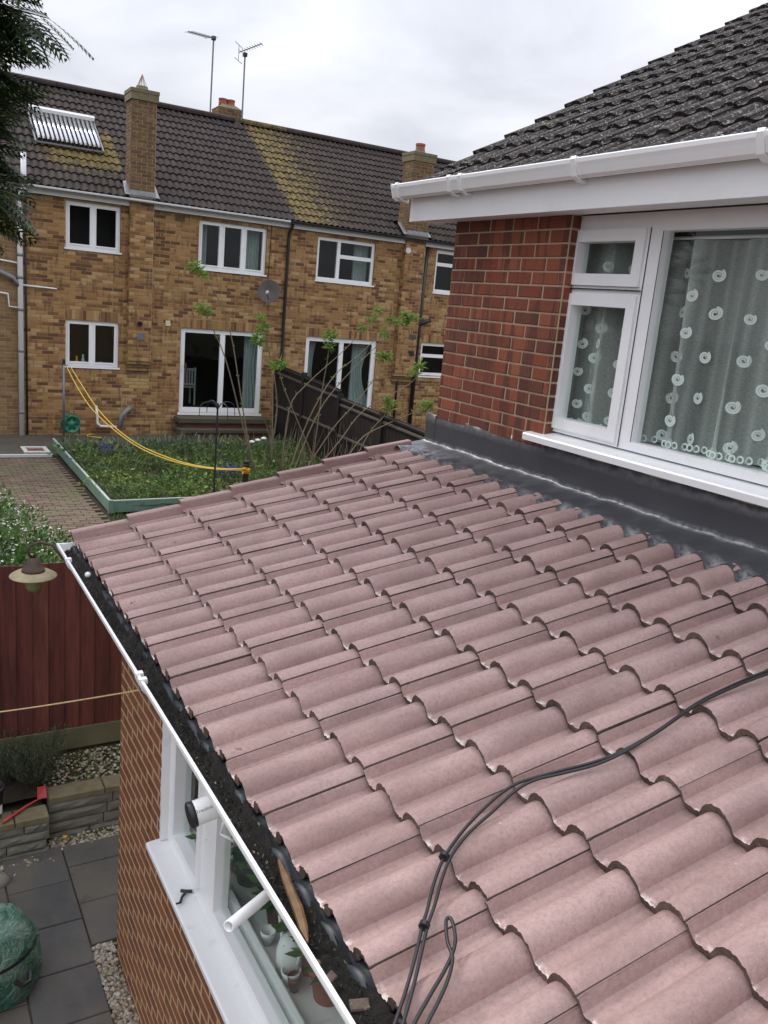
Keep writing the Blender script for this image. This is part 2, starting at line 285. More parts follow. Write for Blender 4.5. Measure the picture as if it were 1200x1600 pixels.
# ------------------------------------------------------------------ mesh helpers
class MB:
    def __init__(s): s.v = []; s.f = []; s.m = []
    def add(s, vs, fs, mi=0):
        k = len(s.v); s.v += [tuple(p) for p in vs]; s.f += [tuple(i+k for i in f) for f in fs]; s.m += [mi]*len(fs); return s
    def box(s, x0, x1, y0, y1, z0, z1, mi=0):
        x0, x1 = min(x0, x1), max(x0, x1); y0, y1 = min(y0, y1), max(y0, y1); z0, z1 = min(z0, z1), max(z0, z1)
        return s.add([(x0, y0, z0), (x1, y0, z0), (x1, y1, z0), (x0, y1, z0), (x0, y0, z1), (x1, y0, z1), (x1, y1, z1), (x0, y1, z1)],
              [(0, 3, 2, 1), (4, 5, 6, 7), (0, 1, 5, 4), (1, 2, 6, 5), (2, 3, 7, 6), (3, 0, 4, 7)], mi)
    def tube(s, pts, r, n=8, cap=True, mi=0, hollow=False):
        pts = [Vector(p) for p in pts]; k = len(pts); rr = r if hasattr(r, '__len__') else [r]*k
        T = [((pts[min(i+1, k-1)]-pts[max(i-1, 0)]).normalized()) for i in range(k)]
        a = T[0].orthogonal().normalized(); V = []
        for i in range(k):
            a = (a - T[i]*a.dot(T[i])).normalized(); b = T[i].cross(a)
            V += [pts[i] + (a*math.cos(2*math.pi*j/n) + b*math.sin(2*math.pi*j/n))*rr[i] for j in range(n)]
        F = [(i*n+j, i*n+(j+1) % n, (i+1)*n+(j+1) % n, (i+1)*n+j) for i in range(k-1) for j in range(n)]
        if cap: F += [tuple(range(n-1, -1, -1)), tuple((k-1)*n+j for j in range(n))]
        return s.add(V, F, mi)
    def lathe(s, c, prof, n=16, mi=0, axis=(0, 0, 1), cap=True):
        ax = Vector(axis).normalized(); a = ax.orthogonal().normalized(); b = ax.cross(a); c = Vector(c); V = []
        for (r, h) in prof: V += [c + ax*h + (a*math.cos(2*math.pi*j/n)+b*math.sin(2*math.pi*j/n))*max(r, 1e-4) for j in range(n)]
        k = len(prof); F = [(i*n+j, i*n+(j+1) % n, (i+1)*n+(j+1) % n, (i+1)*n+j) for i in range(k-1) for j in range(n)]
        if cap: F += [tuple(range(n-1, -1, -1)), tuple((k-1)*n+j for j in range(n))]
        return s.add(V, F, mi)
    def sweepY(s, prof, y0, y1, closed=True, mi=0, n=1):          # (x, z) outline carried along Y
        ys = [y0+(y1-y0)*i/n for i in range(n+1)]; k = len(prof); V = [(x, y, z) for y in ys for (x, z) in prof]
        r = k if closed else k-1
        F = [(i*k+j, i*k+(j+1) % k, (i+1)*k+(j+1) % k, (i+1)*k+j) for i in range(n) for j in range(r)]
        if closed: F += [tuple(range(k-1, -1, -1)), tuple(n*k+j for j in range(k))]
        return s.add(V, F, mi)
    def mesh(s, name, mats, smooth=False):
        me = bpy.data.meshes.new(name); me.from_pydata(s.v, [], s.f)
        for m in (mats if isinstance(mats, (list, tuple)) else [mats]): me.materials.append(m)
        if any(s.m): me.polygons.foreach_set('material_index', s.m)
        if smooth: me.polygons.foreach_set('use_smooth', [True]*len(s.f))
        me.update(); return me
    def build(s, name, mats, parent=None, smooth=False): return link(name, s.mesh(name, mats, smooth), parent)
ABS = {}
def link(name, me, parent=None, mw=None):
    o = bpy.data.objects.new(name, me); COL.objects.link(o); mw = mw or Matrix.Identity(4)
    if parent is not None:
        o.parent = parent; o.matrix_parent_inverse = ABS[parent.name].inverted()
    o.matrix_basis = mw; ABS[o.name] = mw; return o
def tag(o, label, cat=None, group=None, kind=None):
    o['label'] = label
    if cat: o['category'] = cat
    if group: o['group'] = group
    if kind: o['kind'] = kind
    return o
def thing(name, loc, label, cat, group=None): return tag(link(name, None, None, Matrix.Translation(loc)), label, cat, group)
def struct(o): o['kind'] = 'structure'; return o
def smooth_angle(me, deg=40):
    me.polygons.foreach_set('use_smooth', [True]*len(me.polygons)); me.set_sharp_from_angle(angle=math.radians(deg))
def rects_minus(u0, u1, v0, v1, holes):
    us = sorted({u0, u1, *[min(max(h[i], u0), u1) for h in holes for i in (0, 1)]}); out = []
    for a, b in zip(us, us[1:]):
        if b-a < 1e-5: continue
        cuts = sorted([(max(h[2], v0), min(h[3], v1)) for h in holes if h[0] < (a+b)/2 < h[1]]); p = v0
        for c, d in cuts:
            if c > p+1e-5: out.append((a, b, p, c))
            p = max(p, d)
        if v1 > p+1e-5: out.append((a, b, p, v1))
    return out
class Face:            # a vertical wall plane: origin, u direction, outward normal; w = distance outwards
    def __init__(s, o, U, Nn): s.o = Vector(o); s.U = Vector(U); s.N = Vector(Nn); s.V = Vector((0, 0, 1))
    def p(s, u, v, w=0): return s.o + s.U*u + s.V*v + s.N*w
    def mat(s, u, v, w=0):
        q = s.p(u, v, w); return Matrix(((s.U.x, s.V.x, s.N.x, q.x), (s.U.y, s.V.y, s.N.y, q.y), (s.U.z, s.V.z, s.N.z, q.z), (0, 0, 0, 1)))
    def box(s, mb, u0, u1, v0, v1, w0, w1, mi=0):
        a, b = s.p(u0, v0, w0), s.p(u1, v1, w1); return mb.box(a.x, b.x, a.y, b.y, a.z, b.z, mi)
    def uv(s, P): d = Vector(P)-s.o; return d.dot(s.U), d.z
def brick_mesh(w, h, d, mat, ch=.004):
    v = [(0, 0, 0), (w, 0, 0), (w, h, 0), (0, h, 0), (0, 0, d-ch), (w, 0, d-ch), (w, h, d-ch), (0, h, d-ch), (ch, ch, d), (w-ch, ch, d), (w-ch, h-ch, d), (ch, h-ch, d)]
    f = [(8, 9, 10, 11)] + [(4+i, 4+(i+1) % 4, 8+(i+1) % 4, 8+i) for i in range(4)] + [(i, (i+1) % 4, 4+(i+1) % 4, 4+i) for i in range(4)]
    return v, f
_bm = {}
def lay(parent, name, items, mat, limit=300, key=None, ch=.004):
    """items: (matrix, w, h, d). The nearest `limit` become parts that share meshes; the rest one part of kind stuff."""
    items = sorted(items, key=key or (lambda t: t[0].translation.length)); rest = MB(); n = 0
    for i, (mw, w, h, d) in enumerate(items):
        if i < limit:
            k = (round(w, 3), round(h, 3), round(d, 3), mat.name, ch)
            if k not in _bm: _bm[k] = MB().add(*brick_mesh(*k[:3], mat, ch)).mesh(name, mat)
            link(name, _bm[k], parent, mw)
        else:
            v, f = brick_mesh(w, h, d, mat, ch); rest.add([mw @ Vector(p) for p in v], f); n += 1
    if n: o = rest.build(name+'work', mat, parent); o['kind'] = 'stuff'
def courses(F, u0, u1, v0, v1, holes, bl=.225, bh=.075, jt=.010, d=.02, proud=.006, jit=.0015, phase=0., extra=()):
    out = []; rows = int((v1-v0)/bh+.5)
    for r in range(rows):
        v = v0+r*bh; off = (phase + (bl/2 if r % 2 else 0)) % bl; x = u0-off
        hs = sorted([(h[0], h[1]) for h in holes if h[2] < v+bh/2 < h[3]])
        while x < u1:
            a, b = max(x, u0), min(x+bl, u1); x += bl; segs = [(a, b)]
            for h0, h1 in hs:
                segs = [q for (s_, e_) in segs for q in ((s_, min(e_, h0)), (max(s_, h1), e_)) if q[1]-q[0] > .035]
            for s_, e_ in segs:
                w = round(e_-s_-jt, 2)
                if w > .025: out.append((F.mat(s_, v+jt/2, proud-d+random.uniform(-jit, jit)), w, bh-jt, d))
    return out
def window(F, parent, name, u0, u1, v0, v1, panes, mat, gmat, w=-.05, dep=.06, sill=(.03, .035), sash=.0, bead=.03, glassw=None, lab=None):
    """frame = rectangle minus panes; each opening sash is a raised ring; each pane a thin sheet"""
    mb = MB()
    for (a, b, c, d) in rects_minus(u0, u1, v0, v1, [p[:4] for p in panes]): F.box(mb, a, b, c, d, w-dep, w)
    fr = mb.build(name, mat, parent)
    if lab: fr['label'] = lab
    for p in panes:
        a, b, c, d = p[:4]
        g = MB(); F.box(g, a-.004, b+.004, c-.004, d+.004, w-dep*.55-.006, w-dep*.55); g.build('pane', gmat, fr)
        s = p[4] if len(p) > 4 else sash
        if s:
            m = MB()
            for q in rects_minus(a-s, b+s, c-s, d+s, [(a, b, c, d)]): F.box(m, *q, w, w+.014)
            # bevelled glazing bead
            m2 = [(a, c, b, d)]
            for (a_, c_, b_, d_) in m2:
                k = .014; P = [F.p(a_-k, c_-k, w+.0145), F.p(b_+k, c_-k, w+.0145), F.p(b_+k, d_+k, w+.0145), F.p(a_-k, d_+k, w+.0145), F.p(a_, c_, w-.012), F.p(b_, c_, w-.012), F.p(b_, d_, w-.012), F.p(a_, d_, w-.012)]
                m.add(P, [(i, (i+1) % 4, 4+(i+1) % 4, 4+i) for i in range(4)])
            m.build('sash', mat, fr)
    if sill:
        m = MB(); F.box(m, u0-.03, u1+.03, v0-sill[1], v0, -.04, sill[0]); m.build('sill', mat, fr)
    return fr
def room(F, parent, u0, u1, v0, v1, depth, mat, w=-.12):
    mb = MB(); P = [F.p(u, v, ww) for ww in (w, w-depth) for (u, v) in ((u0, v0), (u1, v0), (u1, v1), (u0, v1))]
    mb.add(P, [(4, 5, 6, 7), (0, 1, 5, 4), (1, 2, 6, 5), (2, 3, 7, 6), (3, 0, 4, 7)]); return mb.build('room_interior', mat, parent)
def drape(F, u0, u1, v0, v1, w, amp=.03, folds=6, seed=0, pinch=0., nv=10, nu=None, prof=None):
    """a pleated sheet hanging in a window"""
    nu = nu or folds*8; V = []; r = random.Random(seed); ph = [r.uniform(0, 6.28) for _ in range(4)]
    for j in range(nv+1):
        t = j/nv; v = v1+(v0-v1)*t
        for i in range(nu+1):
            s = i/nu; c = (u0+u1)/2; wd = 1-pinch*math.sin(math.pi*min(1, t*1.2))
            u = u0+(u1-u0)*s*wd
            k = amp*(math.sin(6.283*folds*s+ph[0]+.6*math.sin(t*2+ph[1]))+.4*math.sin(6.283*folds*2.3*s+ph[2]+t))
            V.append(F.p(u, v, w+k))
    return V, [(j*(nu+1)+i, j*(nu+1)+i+1, (j+1)*(nu+1)+i+1, (j+1)*(nu+1)+i) for j in range(nv) for i in range(nu)]
# ---- double-roll roof tile: local x across, y up the slope, z out of the roof
def roll(u, c, p, H, hw=.335):
    x = abs(((u-c)/p+.5) % 1-.5)/hw
    return H*((1-x**2.1)**.62*.94+.06*max(0., 1-(x/1.3)**2)) if x < 1 else H*.06*max(0., 1-(x/1.3)**2)
def tile_mesh(name, W_, gauge, H, t, mats, npr=24, lap=.06, joint=.034, chip=0., seed=0, hw=.335, solid=False):
    r = random.Random(seed); p = W_/2; us = [W_*i/npr for i in range(npr+1)]
    crest = W_-joint                                             # joint lies just past the last crest
    def h(u):
        z = roll(u, crest, p, H, hw)
        if u < .005: z -= .006
        elif u < .012: z -= .001
        return z
    us = [0., .0045, .0055] + [u for u in us if u > .012]; mb = MB(); n = len(us); vsl = [0., .020, gauge*.4, gauge+lap]
    def til(v): return t*(2-v/gauge)
    V = []
    for v in vsl:
        for u in us: V.append((u, v + (r.uniform(-chip, chip) if v == 0 else 0), h(u)+til(v) - (.003 if v == 0 else 0)))
    F = [(j*n+i, j*n+i+1, (j+1)*n+i+1, (j+1)*n+i) for j in range(len(vsl)-1) for i in range(n-1)]
    mb.add(V, F)
    # tail face (thickness) and underside lip
    b = []
    for u in us:
        dh = 0. if solid else (roll(u+.003, crest, p, H, hw)-roll(u-.003, crest, p, H, hw))/.006
        k_ = t*.95/math.sqrt(1+dh*dh); b.append((u+k_*dh*.8, .004+r.uniform(-chip, chip), (0 if solid else h(u))+til(0)-max(k_, t*.6)+r.uniform(-chip, chip)*.6))
    b2 = [(q_[0], .06, q_[2]) for q_ in b]
    top = [V[i] for i in range(n)]
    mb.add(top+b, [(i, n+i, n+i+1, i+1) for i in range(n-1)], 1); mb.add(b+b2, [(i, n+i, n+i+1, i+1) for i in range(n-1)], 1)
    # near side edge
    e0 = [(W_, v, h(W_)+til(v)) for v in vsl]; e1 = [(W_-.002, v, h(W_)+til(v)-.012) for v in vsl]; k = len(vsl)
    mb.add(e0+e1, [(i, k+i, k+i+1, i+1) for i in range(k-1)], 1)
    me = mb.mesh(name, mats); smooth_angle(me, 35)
    at = me.attributes.new('tail_pale', 'FLOAT', 'POINT'); at.data.foreach_set('value', [(1.-max(0, roll(v[0], crest, p, H, hw)/H*2.2) if k < n else 0.) for k, v in enumerate(mb.v)])
    return me
def slopeM(o, U, up):
    U = Vector(U).normalized(); up = Vector(up).normalized(); n = U.cross(up)
    return Matrix(((U.x, up.x, n.x, o[0]), (U.y, up.y, n.y, o[1]), (U.z, up.z, n.z, o[2]), (0, 0, 0, 1)))
def leaves(mb, P, D, ln, wd, up=None, bend=.3):
    """kite-shaped leaf at P pointing along D"""
    D = Vector(D).normalized(); s = D.cross(Vector((random.uniform(-1, 1), random.uniform(-1, 1), random.uniform(.2, 1.4)))).normalized(); nn = s.cross(D)
    P = Vector(P); m = P+D*ln*.45+nn*ln*bend*.2; t = P+D*ln-nn*ln*bend*.15
    mb.add([P, m+s*wd/2, t, m-s*wd/2], [(0, 1, 2, 3)])

# ------------------------------------------------------------------ ground
GP, GN = -4.25, -3.4          # our patio, the neighbours' gardens
mb = MB(); mb.box(-400, 400, 6.72, 500, -5.1, GN-.06); struct(mb.build('neighbour_ground', M['soil']))
mb = MB(); mb.box(-400, 400, -400, 6.72, -5.2, GP-.05); struct(mb.build('ground', M['soil']))

# ================================================================== the extension (single storey, in front)
XE, YC, XU = 1.135, 4.77, 3.205            # extension wall plane, far corner, upper wall plane
TAN = .2523; TH = math.atan(TAN); TW, TG, TT, THH = .311, .32, .028, .054
YN_ = -.55
ext = thing('house_extension', (XE, 2, GP), 'single-storey red brick extension with pinkish brown rolled roof tiles and white gutter', 'extension')
FE = Face((XE, YC, 0), (0, -1, 0), (-1, 0, 0))
wu0, wu1, wv0, wv1 = YC-3.86, YC-.4, -2.81, -1.70          # window opening
mb = MB()
for q in rects_minus(0, YC-YN_, GP-.3, -1.66, [(wu0, wu1, wv0-.05, wv1)]): FE.box(mb, *q, -.105, 0)
mb.box(XE+.001, XU, YC-.22, YC-.001, GP-.3, -1.66)
mb.add([(XE+.002, YC-.01, -1.66), (XU, YC-.01, -1.66), (XU, YC-.01, -.93), (XE+.002, YC-.22, -1.66), (XU, YC-.22, -1.66), (XU, YC-.22, -.93)], [(0, 2, 1), (3, 4, 5), (0, 3, 5, 2)])
ew = mb.build('wall', M['mortar_ext'], ext)
lay(ew, 'brick', courses(FE, 0, 3.9, GP-.05, -1.64, [(wu0, 9, wv0-.06, 0)], phase=.05, proud=.0012, jit=.0004, jt=.013), M['brick_ext'], 300)
FE2 = Face((XU-.02, YC, 0), (-1, 0, 0), (0, 1, 0))
# soffit, fascia
mb = MB(); mb.box(.905, XE, YN_, 4.86, -1.655, -1.64); mb.build('soffit', M['upvc'], ext)
mb = MB(); mb.box(.896, .914, YN_, 4.86, -1.64, -1.455); mb.build('fascia', M['upvc'], ext)
# roof: deck, tiles, verge pieces
roofp = lambda x, dz=0.: -1.40+TAN*(x-.858)+dz
NB = THH+2*TT                                             # crest height of a tail above the tile's local origin
mb = MB(); a, b = .90, XU
mb.add([(a, YN_, roofp(a, -.10)), (a, 4.83, roofp(a, -.10)), (b, 4.83, roofp(b, -.10)), (b, YN_, roofp(b, -.10)), (a, YN_, roofp(a, -.16)), (a, 4.83, roofp(a, -.16)), (b, 4.83, roofp(b, -.16)), (b, YN_, roofp(b, -.16))],
       [(0, 3, 2, 1), (4, 5, 6, 7), (0, 1, 5, 4), (1, 2, 6, 5), (2, 3, 7, 6), (3, 0, 4, 7)])
rf = mb.build('roof', M['black'], ext); rf['label'] = 'low-pitched roof of pinkish brown double-roll tiles'
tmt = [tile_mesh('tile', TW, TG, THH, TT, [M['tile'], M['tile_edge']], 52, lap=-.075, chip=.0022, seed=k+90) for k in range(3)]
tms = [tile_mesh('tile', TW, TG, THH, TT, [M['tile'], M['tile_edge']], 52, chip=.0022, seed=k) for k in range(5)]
up = Vector((1, 0, TAN)).normalized(); nrm = Vector((-TAN, 0, 1)).normalized(); YJ = 4.745; NC = 7
def tile_origin(k, c): 
    o = Vector((.858, 0, -1.40)) + up*(TG*c) - nrm*NB; return Vector((o.x, YJ-TW*k, o.z))
ncol = int((YJ-YN_)/TW)
for c in range(NC):
    for k in range(ncol):
        o = tile_origin(k, c) + nrm*random.uniform(-.0015, .0015) + up*random.uniform(-.004, .004) + Vector((0, random.uniform(-.002, .002), 0))
        u_ = Vector((random.uniform(-.003, .003), -1, random.uniform(-.006, .006)))
        upk = (up + Vector((0, random.uniform(-.004, .004), 0))).normalized(); u_ = (u_ - upk*u_.dot(upk))
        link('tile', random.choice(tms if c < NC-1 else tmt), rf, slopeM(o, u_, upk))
# verge pieces: flat raised edge, then a fall into the first pan
vm = MB(); pr = [(0, -.05), (0, THH+.006), (.044, THH+.006), (.048, THH-.002), (.049, .004), (.058, -.004), (.085, .004), (.132, .004)]
for (v, dz) in ((0., 2*TT), (TG+.02, TT)): vm.v += [(u, v, h_+dz) for u, h_ in pr]
k = len(pr); vm.f += [(i, i+1, k+i+1, k+i) for i in range(k-1)]; vm.m += [0]*(k-1)
vm.v += [(u, .004, h_+2*TT-TT*.9 if h_ > -.04 else h_+2*TT) for u, h_ in pr]; vm.f += [(i, 2*k+i, 2*k+i+1, i+1) for i in range(k-1)]; vm.m += [1]*(k-1)
vme = vm.mesh('verge_tile', [M['tile'], M['tile_edge']])
for c in range(NC):
    o = tile_origin(0, c); link('verge_tile', vme, rf, slopeM((o.x, 4.874, o.z), (0, -1, 0), up))
# eaves tray: strip that hangs into the gutter behind the tile tails, dressed to the rolls
mb = MB(); ys = np.arange(YN_, 4.83, TW/16); V = []
for y in ys:
    h_ = roll(YJ-y, TW-.034, TW/2, THH)
    V += [(.905, y, -1.46+h_*.45), (.874, y, roofp(.872, -NB+TT-.014)+h_*.50), (.860, y, -1.480+h_*.35), (.857, y, -1.50)]
n = len(ys); mb.add(V, [(4*i+j, 4*i+j+1, 4*i+j+5, 4*i+j+4) for i in range(n-1) for j in range(3)])
o = mb.build('eaves_tray', M['tray'], ext, True)
# gutter (half round), brackets, union
gx, gz, gr = .84, -1.474, .056
arc = [(gx-gr*math.cos(t), gz-gr*.95*math.sin(t)) for t in np.linspace(0, math.pi, 13)]; arc2 = [(gx-(gr-.004)*math.cos(t), gz-(gr-.004)*.95*math.sin(t)) for t in np.linspace(math.pi, 0, 13)]
rim = [(gx-gr+.009, gz+.004), (gx-gr+.009, gz+.009), (gx-gr-.002, gz+.009), (gx-gr-.002, gz-.004)]
mb = MB(); mb.sweepY(arc+arc2+rim, YN_, 4.86, n=2); gut = mb.build('gutter', M['upvc'], ext); gut['label'] = 'white half-round gutter choked with black moss'
mb = MB(); mb.sweepY([(gx-gr*1.05*math.cos(t), gz+.006-gr*1.05*math.sin(t)) for t in np.linspace(0, math.pi, 11)], 4.855, 4.872); mb.build('stop_end', M['upvc'], gut)
for y in (4.55, 3.0+.02, .95):
    br = [(gx-gr*1.10*math.cos(t), gz-gr*1.06*math.sin(t)) for t in np.linspace(0, 2.0, 9)]; br2 = [(gx-gr*1.02*math.cos(t), gz-gr*1.0*math.sin(t)) for t in np.linspace(2.0, 0, 9)]
    dbl = ((-.045, -.012), (.012, .045)) if y == 3.02 else ((-.017, .017),)
    m = MB()
    for (a, b) in dbl:
        m.sweepY(br+br2, y+a, y+b); m.box(gx-gr-.009, gx-gr+.022, y+a+.004, y+b-.004, gz+.006, gz+.017); m.box(gx-gr+.012, gx-gr+.024, y+a+.006, y+b-.006, gz-.004, gz+.008)
    m.build('gutter_bracket' if y != 3.02 else 'gutter_union', M['upvc'], gut)
# window
Wf = .0
ZB = -2.81
lm = YC-3.235
panes = [(YC-3.70, YC-3.345, -2.69, -1.78, .035), (YC-3.12, YC-1.75, -2.715, -1.78, .0), (YC-1.64, YC-.52, -2.715, -1.78, .0)]
wf = window(FE, ext, 'window', wu0, wu1, wv0, wv1, panes, M['upvc'], M['glass'], w=-.03, dep=.07, sill=None)
mb = MB(); mb.sweepY([(XE+.05, ZB), (XE+.05, ZB-.035), (1.062, ZB-.045), (1.060, ZB-.018), (1.068, ZB-.010)], .45, 3.868); mb.build('sill', M['upvc_old'], wf)
mb = MB(); mb.box(1.2415, 1.56, .4, 4.4, -2.80, -2.775); mb.build('window_board', M['potwhite'], wf)
mb = MB(); mb.box(1.262, 1.285, .4, 3.75, -2.774, -2.71); mb.build('inner_rail', M['potwhite'], wf)
mb = MB(); mb.add([(1.24, .2, -4.0), (3.1, .2, -4.0), (3.1, 4.5, -4.0), (1.24, 4.5, -4.0), (1.24, .2, -1.67), (3.1, .2, -1.67), (3.1, 4.5, -1.67), (1.24, 4.5, -1.67)], [(0, 1, 2, 3), (4, 7, 6, 5), (0, 4, 5, 1), (1, 5, 6, 2), (2, 6, 7, 3)])
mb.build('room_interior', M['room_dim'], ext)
mb = MB(); r_ = random.Random(3); y = 0
pts = []
for i in range(40):                                       # ragged sealant between brick and frame
    z = wv0+ (wv1-wv0)*i/39; pts.append((XE-.006, 3.862+r_.uniform(-.004, .012), z))
mb.add(pts+[(p[0]-.001, 3.838, p[2]) for p in pts]+[(XE+.03, 3.838, p[2]) for p in pts], [(i, i+1, 41+i, 40+i) for i in range(39)]+[(40+i, 41+i, 81+i, 80+i) for i in range(39)]); mb.build('sealant', M['upvc_old'], wf)
# overflow pipe
p1 = onX(420, 1396, .90); p0 = onX(357, 1448, .73); dv = (p0-p1).normalized()
mb = MB(); n = 16; a = dv.orthogonal().normalized(); b = dv.cross(a)
ring = lambda c, r: [c+(a*math.cos(6.2832*j/n)+b*math.sin(6.2832*j/n))*r for j in range(n)]
V = ring(p1, .0165)+ring(p0, .0165)+ring(p0, .0125)+ring(p0-dv*.05, .0125)
mb.add(V, [(k*n+j, k*n+(j+1) % n, (k+1)*n+(j+1) % n, (k+1)*n+j) for k in range(3) for j in range(n)]); mb.build('overflow_pipe', M['upvc'], ext, True)

# ---- lead flashing over the top course
mb = MB(); ys = np.arange(YN_, 4.895, TW/14); xs = np.linspace(2.925, 3.197, 9); V = []; pat = []
r_ = random.Random(5); tdir = NC-1
for y in ys:
    k0 = (YJ-y) % TW; rl = roll(k0, TW-.034, TW/2, THH); wr = .004*math.sin(y*9.)+.003*math.sin(y*23.+1)
    for j, x in enumerate(xs):
        t = j/(len(xs)-1); s_ = (x-.858)/math.cos(TH)-TG*(NC-1); base = roofp(x, -NB)+ (TT*(2-s_/TG)+.004)/math.cos(TH)
        bl = max(0, 1-t*1.5)**1.1
        z = base + rl*(.06+.94*bl) + .028*(1-bl) + wr*t*.9
        if j == 0: z -= .002
        V.append((x + (.006*math.sin(y*5)+r_.uniform(-.002, .002) if j == 0 else 0), y, z))
        pat.append(max(0, 1-abs(t-.16)*5)*(1-rl/THH)*1.0 + max(0, (t-.86)*6)*.45 + (.35 if y > 4.3 else 0)*(1-t))
    zc_ = V[-1][2]
    for (x, z) in ((3.199, zc_+.010), (3.2003, zc_+.028), (3.2005, -.75), (3.2005+.003*math.sin(y*7), -.688+.006*math.sin(y*13)+.004*math.sin(y*37.)), (3.207, -.684+.005*math.sin(y*13))):
        V.append((x, y, z)); pat.append(.3 if x == 3.199 else (.15 if z > -.70 else .0))
m_ = len(xs)+5; n = len(ys); mb.add(V, [(i*m_+j, i*m_+j+1, (i+1)*m_+j+1, (i+1)*m_+j) for i in range(n-1) for j in range(m_-1)])
fl = mb.build('lead_flashing', M['lead'], ext, True); fl['label'] = 'dark grey lead apron dressed over the top tiles'
at = fl.data.attributes.new('patina', 'FLOAT', 'POINT'); at.data.foreach_set('value', [float(min(1, max(0, p))) for p in pat])
mb = MB(); mb.box(3.199, 3.33, 4.7715, 4.778, -.98, -.69); mb.build('flashing_return', M['lead'], ext)

# ================================================================== upper house
hs = thing('brick_house', (XU, 2, GP), 'red brick house wall with white framed window, white eaves gutter and weathered tiled roof', 'house')
FU = Face((XU, YC, 0), (0, -1, 0), (-1, 0, 0))
u = lambda y: YC-y
hole = (u(3.672), u(.2), -.64, .60); mb = MB()
for q in rects_minus(0, u(YN_), -.95, .60, [hole]): FU.box(mb, *q, -.13, 0)
mb.box(XU+.135, 9.5, YC-.25, YC-.002, -4.3, .60)
mb.add([(XU+.1, YC-.1, .6), (9.4, YC-.1, .6), (7.2, YC-.1, 3.0)], [(0, 1, 2)])
uw = mb.build('wall', M['mortar_red'], hs)
lay(uw, 'brick', courses(FU, 0, hole[0], -.709, .56, [], phase=.075) , M['brick_red'], 300)
# brick reveal beside the window
lay(uw, 'brick', [(Face((XU+.002, 3.672, 0), (1, 0, 0), (0, -1, 0)).mat(.0, -.709+.075*r+.005, -.016), .085, .065, .019) for r in range(1, 17)], M['brick_red'], 300)
# window, in a frame plane 60 mm back
Pn = [(u(3.655), u(3.239), .264, .427, .06), (u(3.645), u(3.237), -.523, .098, .06), (u(3.074), u(.35), -.561, .472, .0)]
win = window(FU, hs, 'window', u(3.73), u(.22), -.605, .5615, Pn, M['upvc'], M['glass'], w=-.06, dep=.07, sill=None)
mb = MB(); mb.sweepY([(XU+.14, -.605), (XU+.14, -.66), (3.150, -.672), (3.148, -.640), (3.155, -.632)], .15, 3.79); mb.build('sill', M['upvc'], win)
mb = MB(); FU.box(mb, u(3.0785), u(3.0745), -.561, .472, -.06, -.0585)
mb.build('rubber_seal', M['black'], win)
mb = MB(); FU.box(mb, u(3.70), u(3.165), .183, .188, -.0595, -.044); FU.box(mb, u(3.157), u(3.154), -.60, .49, -.0595, -.055); mb.build('frame_shadow_gap', M['black'], win)
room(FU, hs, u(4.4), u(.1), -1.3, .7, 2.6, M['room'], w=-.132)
mb = MB(); FU.box(mb, u(3.90), u(.25), -.60, -.575, -.30, -.135); mb.build('window_board', M['upvc'], win)
# soffit, fascia, gutter, box end
mb = MB(); mb.box(3.052, XU+.02, YN_, 5.07, .563, .578); mb.build('soffit', M['upvc_old'], hs)
mb = MB(); mb.box(3.034, 3.052, YN_, 5.085, .556, .735); mb.build('fascia', M['upvc'], hs)
mb = MB(); mb.add([(3.052, 5.07, .565), (3.30, 5.07, .565), (3.30, 5.07, .90), (3.052, 5.07, .76), (3.052, 5.085, .565), (3.30, 5.085, .565), (3.30, 5.085, .90), (3.052, 5.085, .76)], [(0, 1, 2, 3), (4, 7, 6, 5), (0, 4, 5, 1), (1, 5, 6, 2), (3, 2, 6, 7), (0, 3, 7, 4)]); mb.build('box_end', M['upvc'], hs)
og = [(3.030, .700), (2.985, .690), (2.962, .705), (2.948, .742), (2.940, .760), (2.938, .778), (2.944, .784), (2.950, .779), (2.956, .760), (2.968, .718), (2.985, .700), (3.030, .708)]
mb = MB(); mb.sweepY(og, YN_, 5.19, n=2); g2 = mb.build('gutter', M['upvc'], hs)
mb = MB(); mb.sweepY([(3.032, .690), (2.980, .683), (2.955, .700), (2.935, .765), (2.934, .787), (3.034, .787)], 5.185, 5.20); mb.build('stop_end', M['upvc'], g2)
for y in (5.13, 4.52, 4.40, 3.42, 2.36, 1.3):
    m = MB(); m.sweepY([(3.034, .697), (3.034, .672), (2.99, .678), (2.954, .698), (2.940, .742), (2.930, .776), (2.938, .791), (2.955, .789), (2.955, .782), (2.945, .782), (2.938, .776), (2.946, .742), (2.960, .703), (2.99, .687)], y-.017, y+.017); m.build('gutter_bracket', M['upvc'], g2)
# weathered roof
T2 = math.tan(math.radians(30.1)); th2 = math.atan(T2); up2 = Vector((1, 0, T2)).normalized(); n2 = Vector((-T2, 0, 1)).normalized(); G2, W2, H2, t2 = .283, .30, .022, .024
mb = MB(); zz = lambda x, d=0: .787+T2*(x-2.975)+d
mb.add([(3.0, YN_, zz(3.0, -.11)), (3.0, 5.04, zz(3.0, -.11)), (7.1, 5.04, zz(7.1, -.11)), (7.1, YN_, zz(7.1, -.11)), (11, 5.04, .8), (11, YN_, .8), (3.0, YN_, .70), (3.0, 5.04, .70)], [(0, 3, 2, 1), (2, 3, 5, 4), (1, 2, 4, 7), (0, 1, 7, 6)])
rf2 = mb.build('roof', M['black'], hs); rf2['label'] = 'dark weathered tile roof speckled with pale lichen'
tm2 = [tile_mesh('tile', W2, G2, H2, t2, [M['tile_old'], M['tile_old']], 18, solid=True, chip=.004, seed=20+k) for k in range(4)]
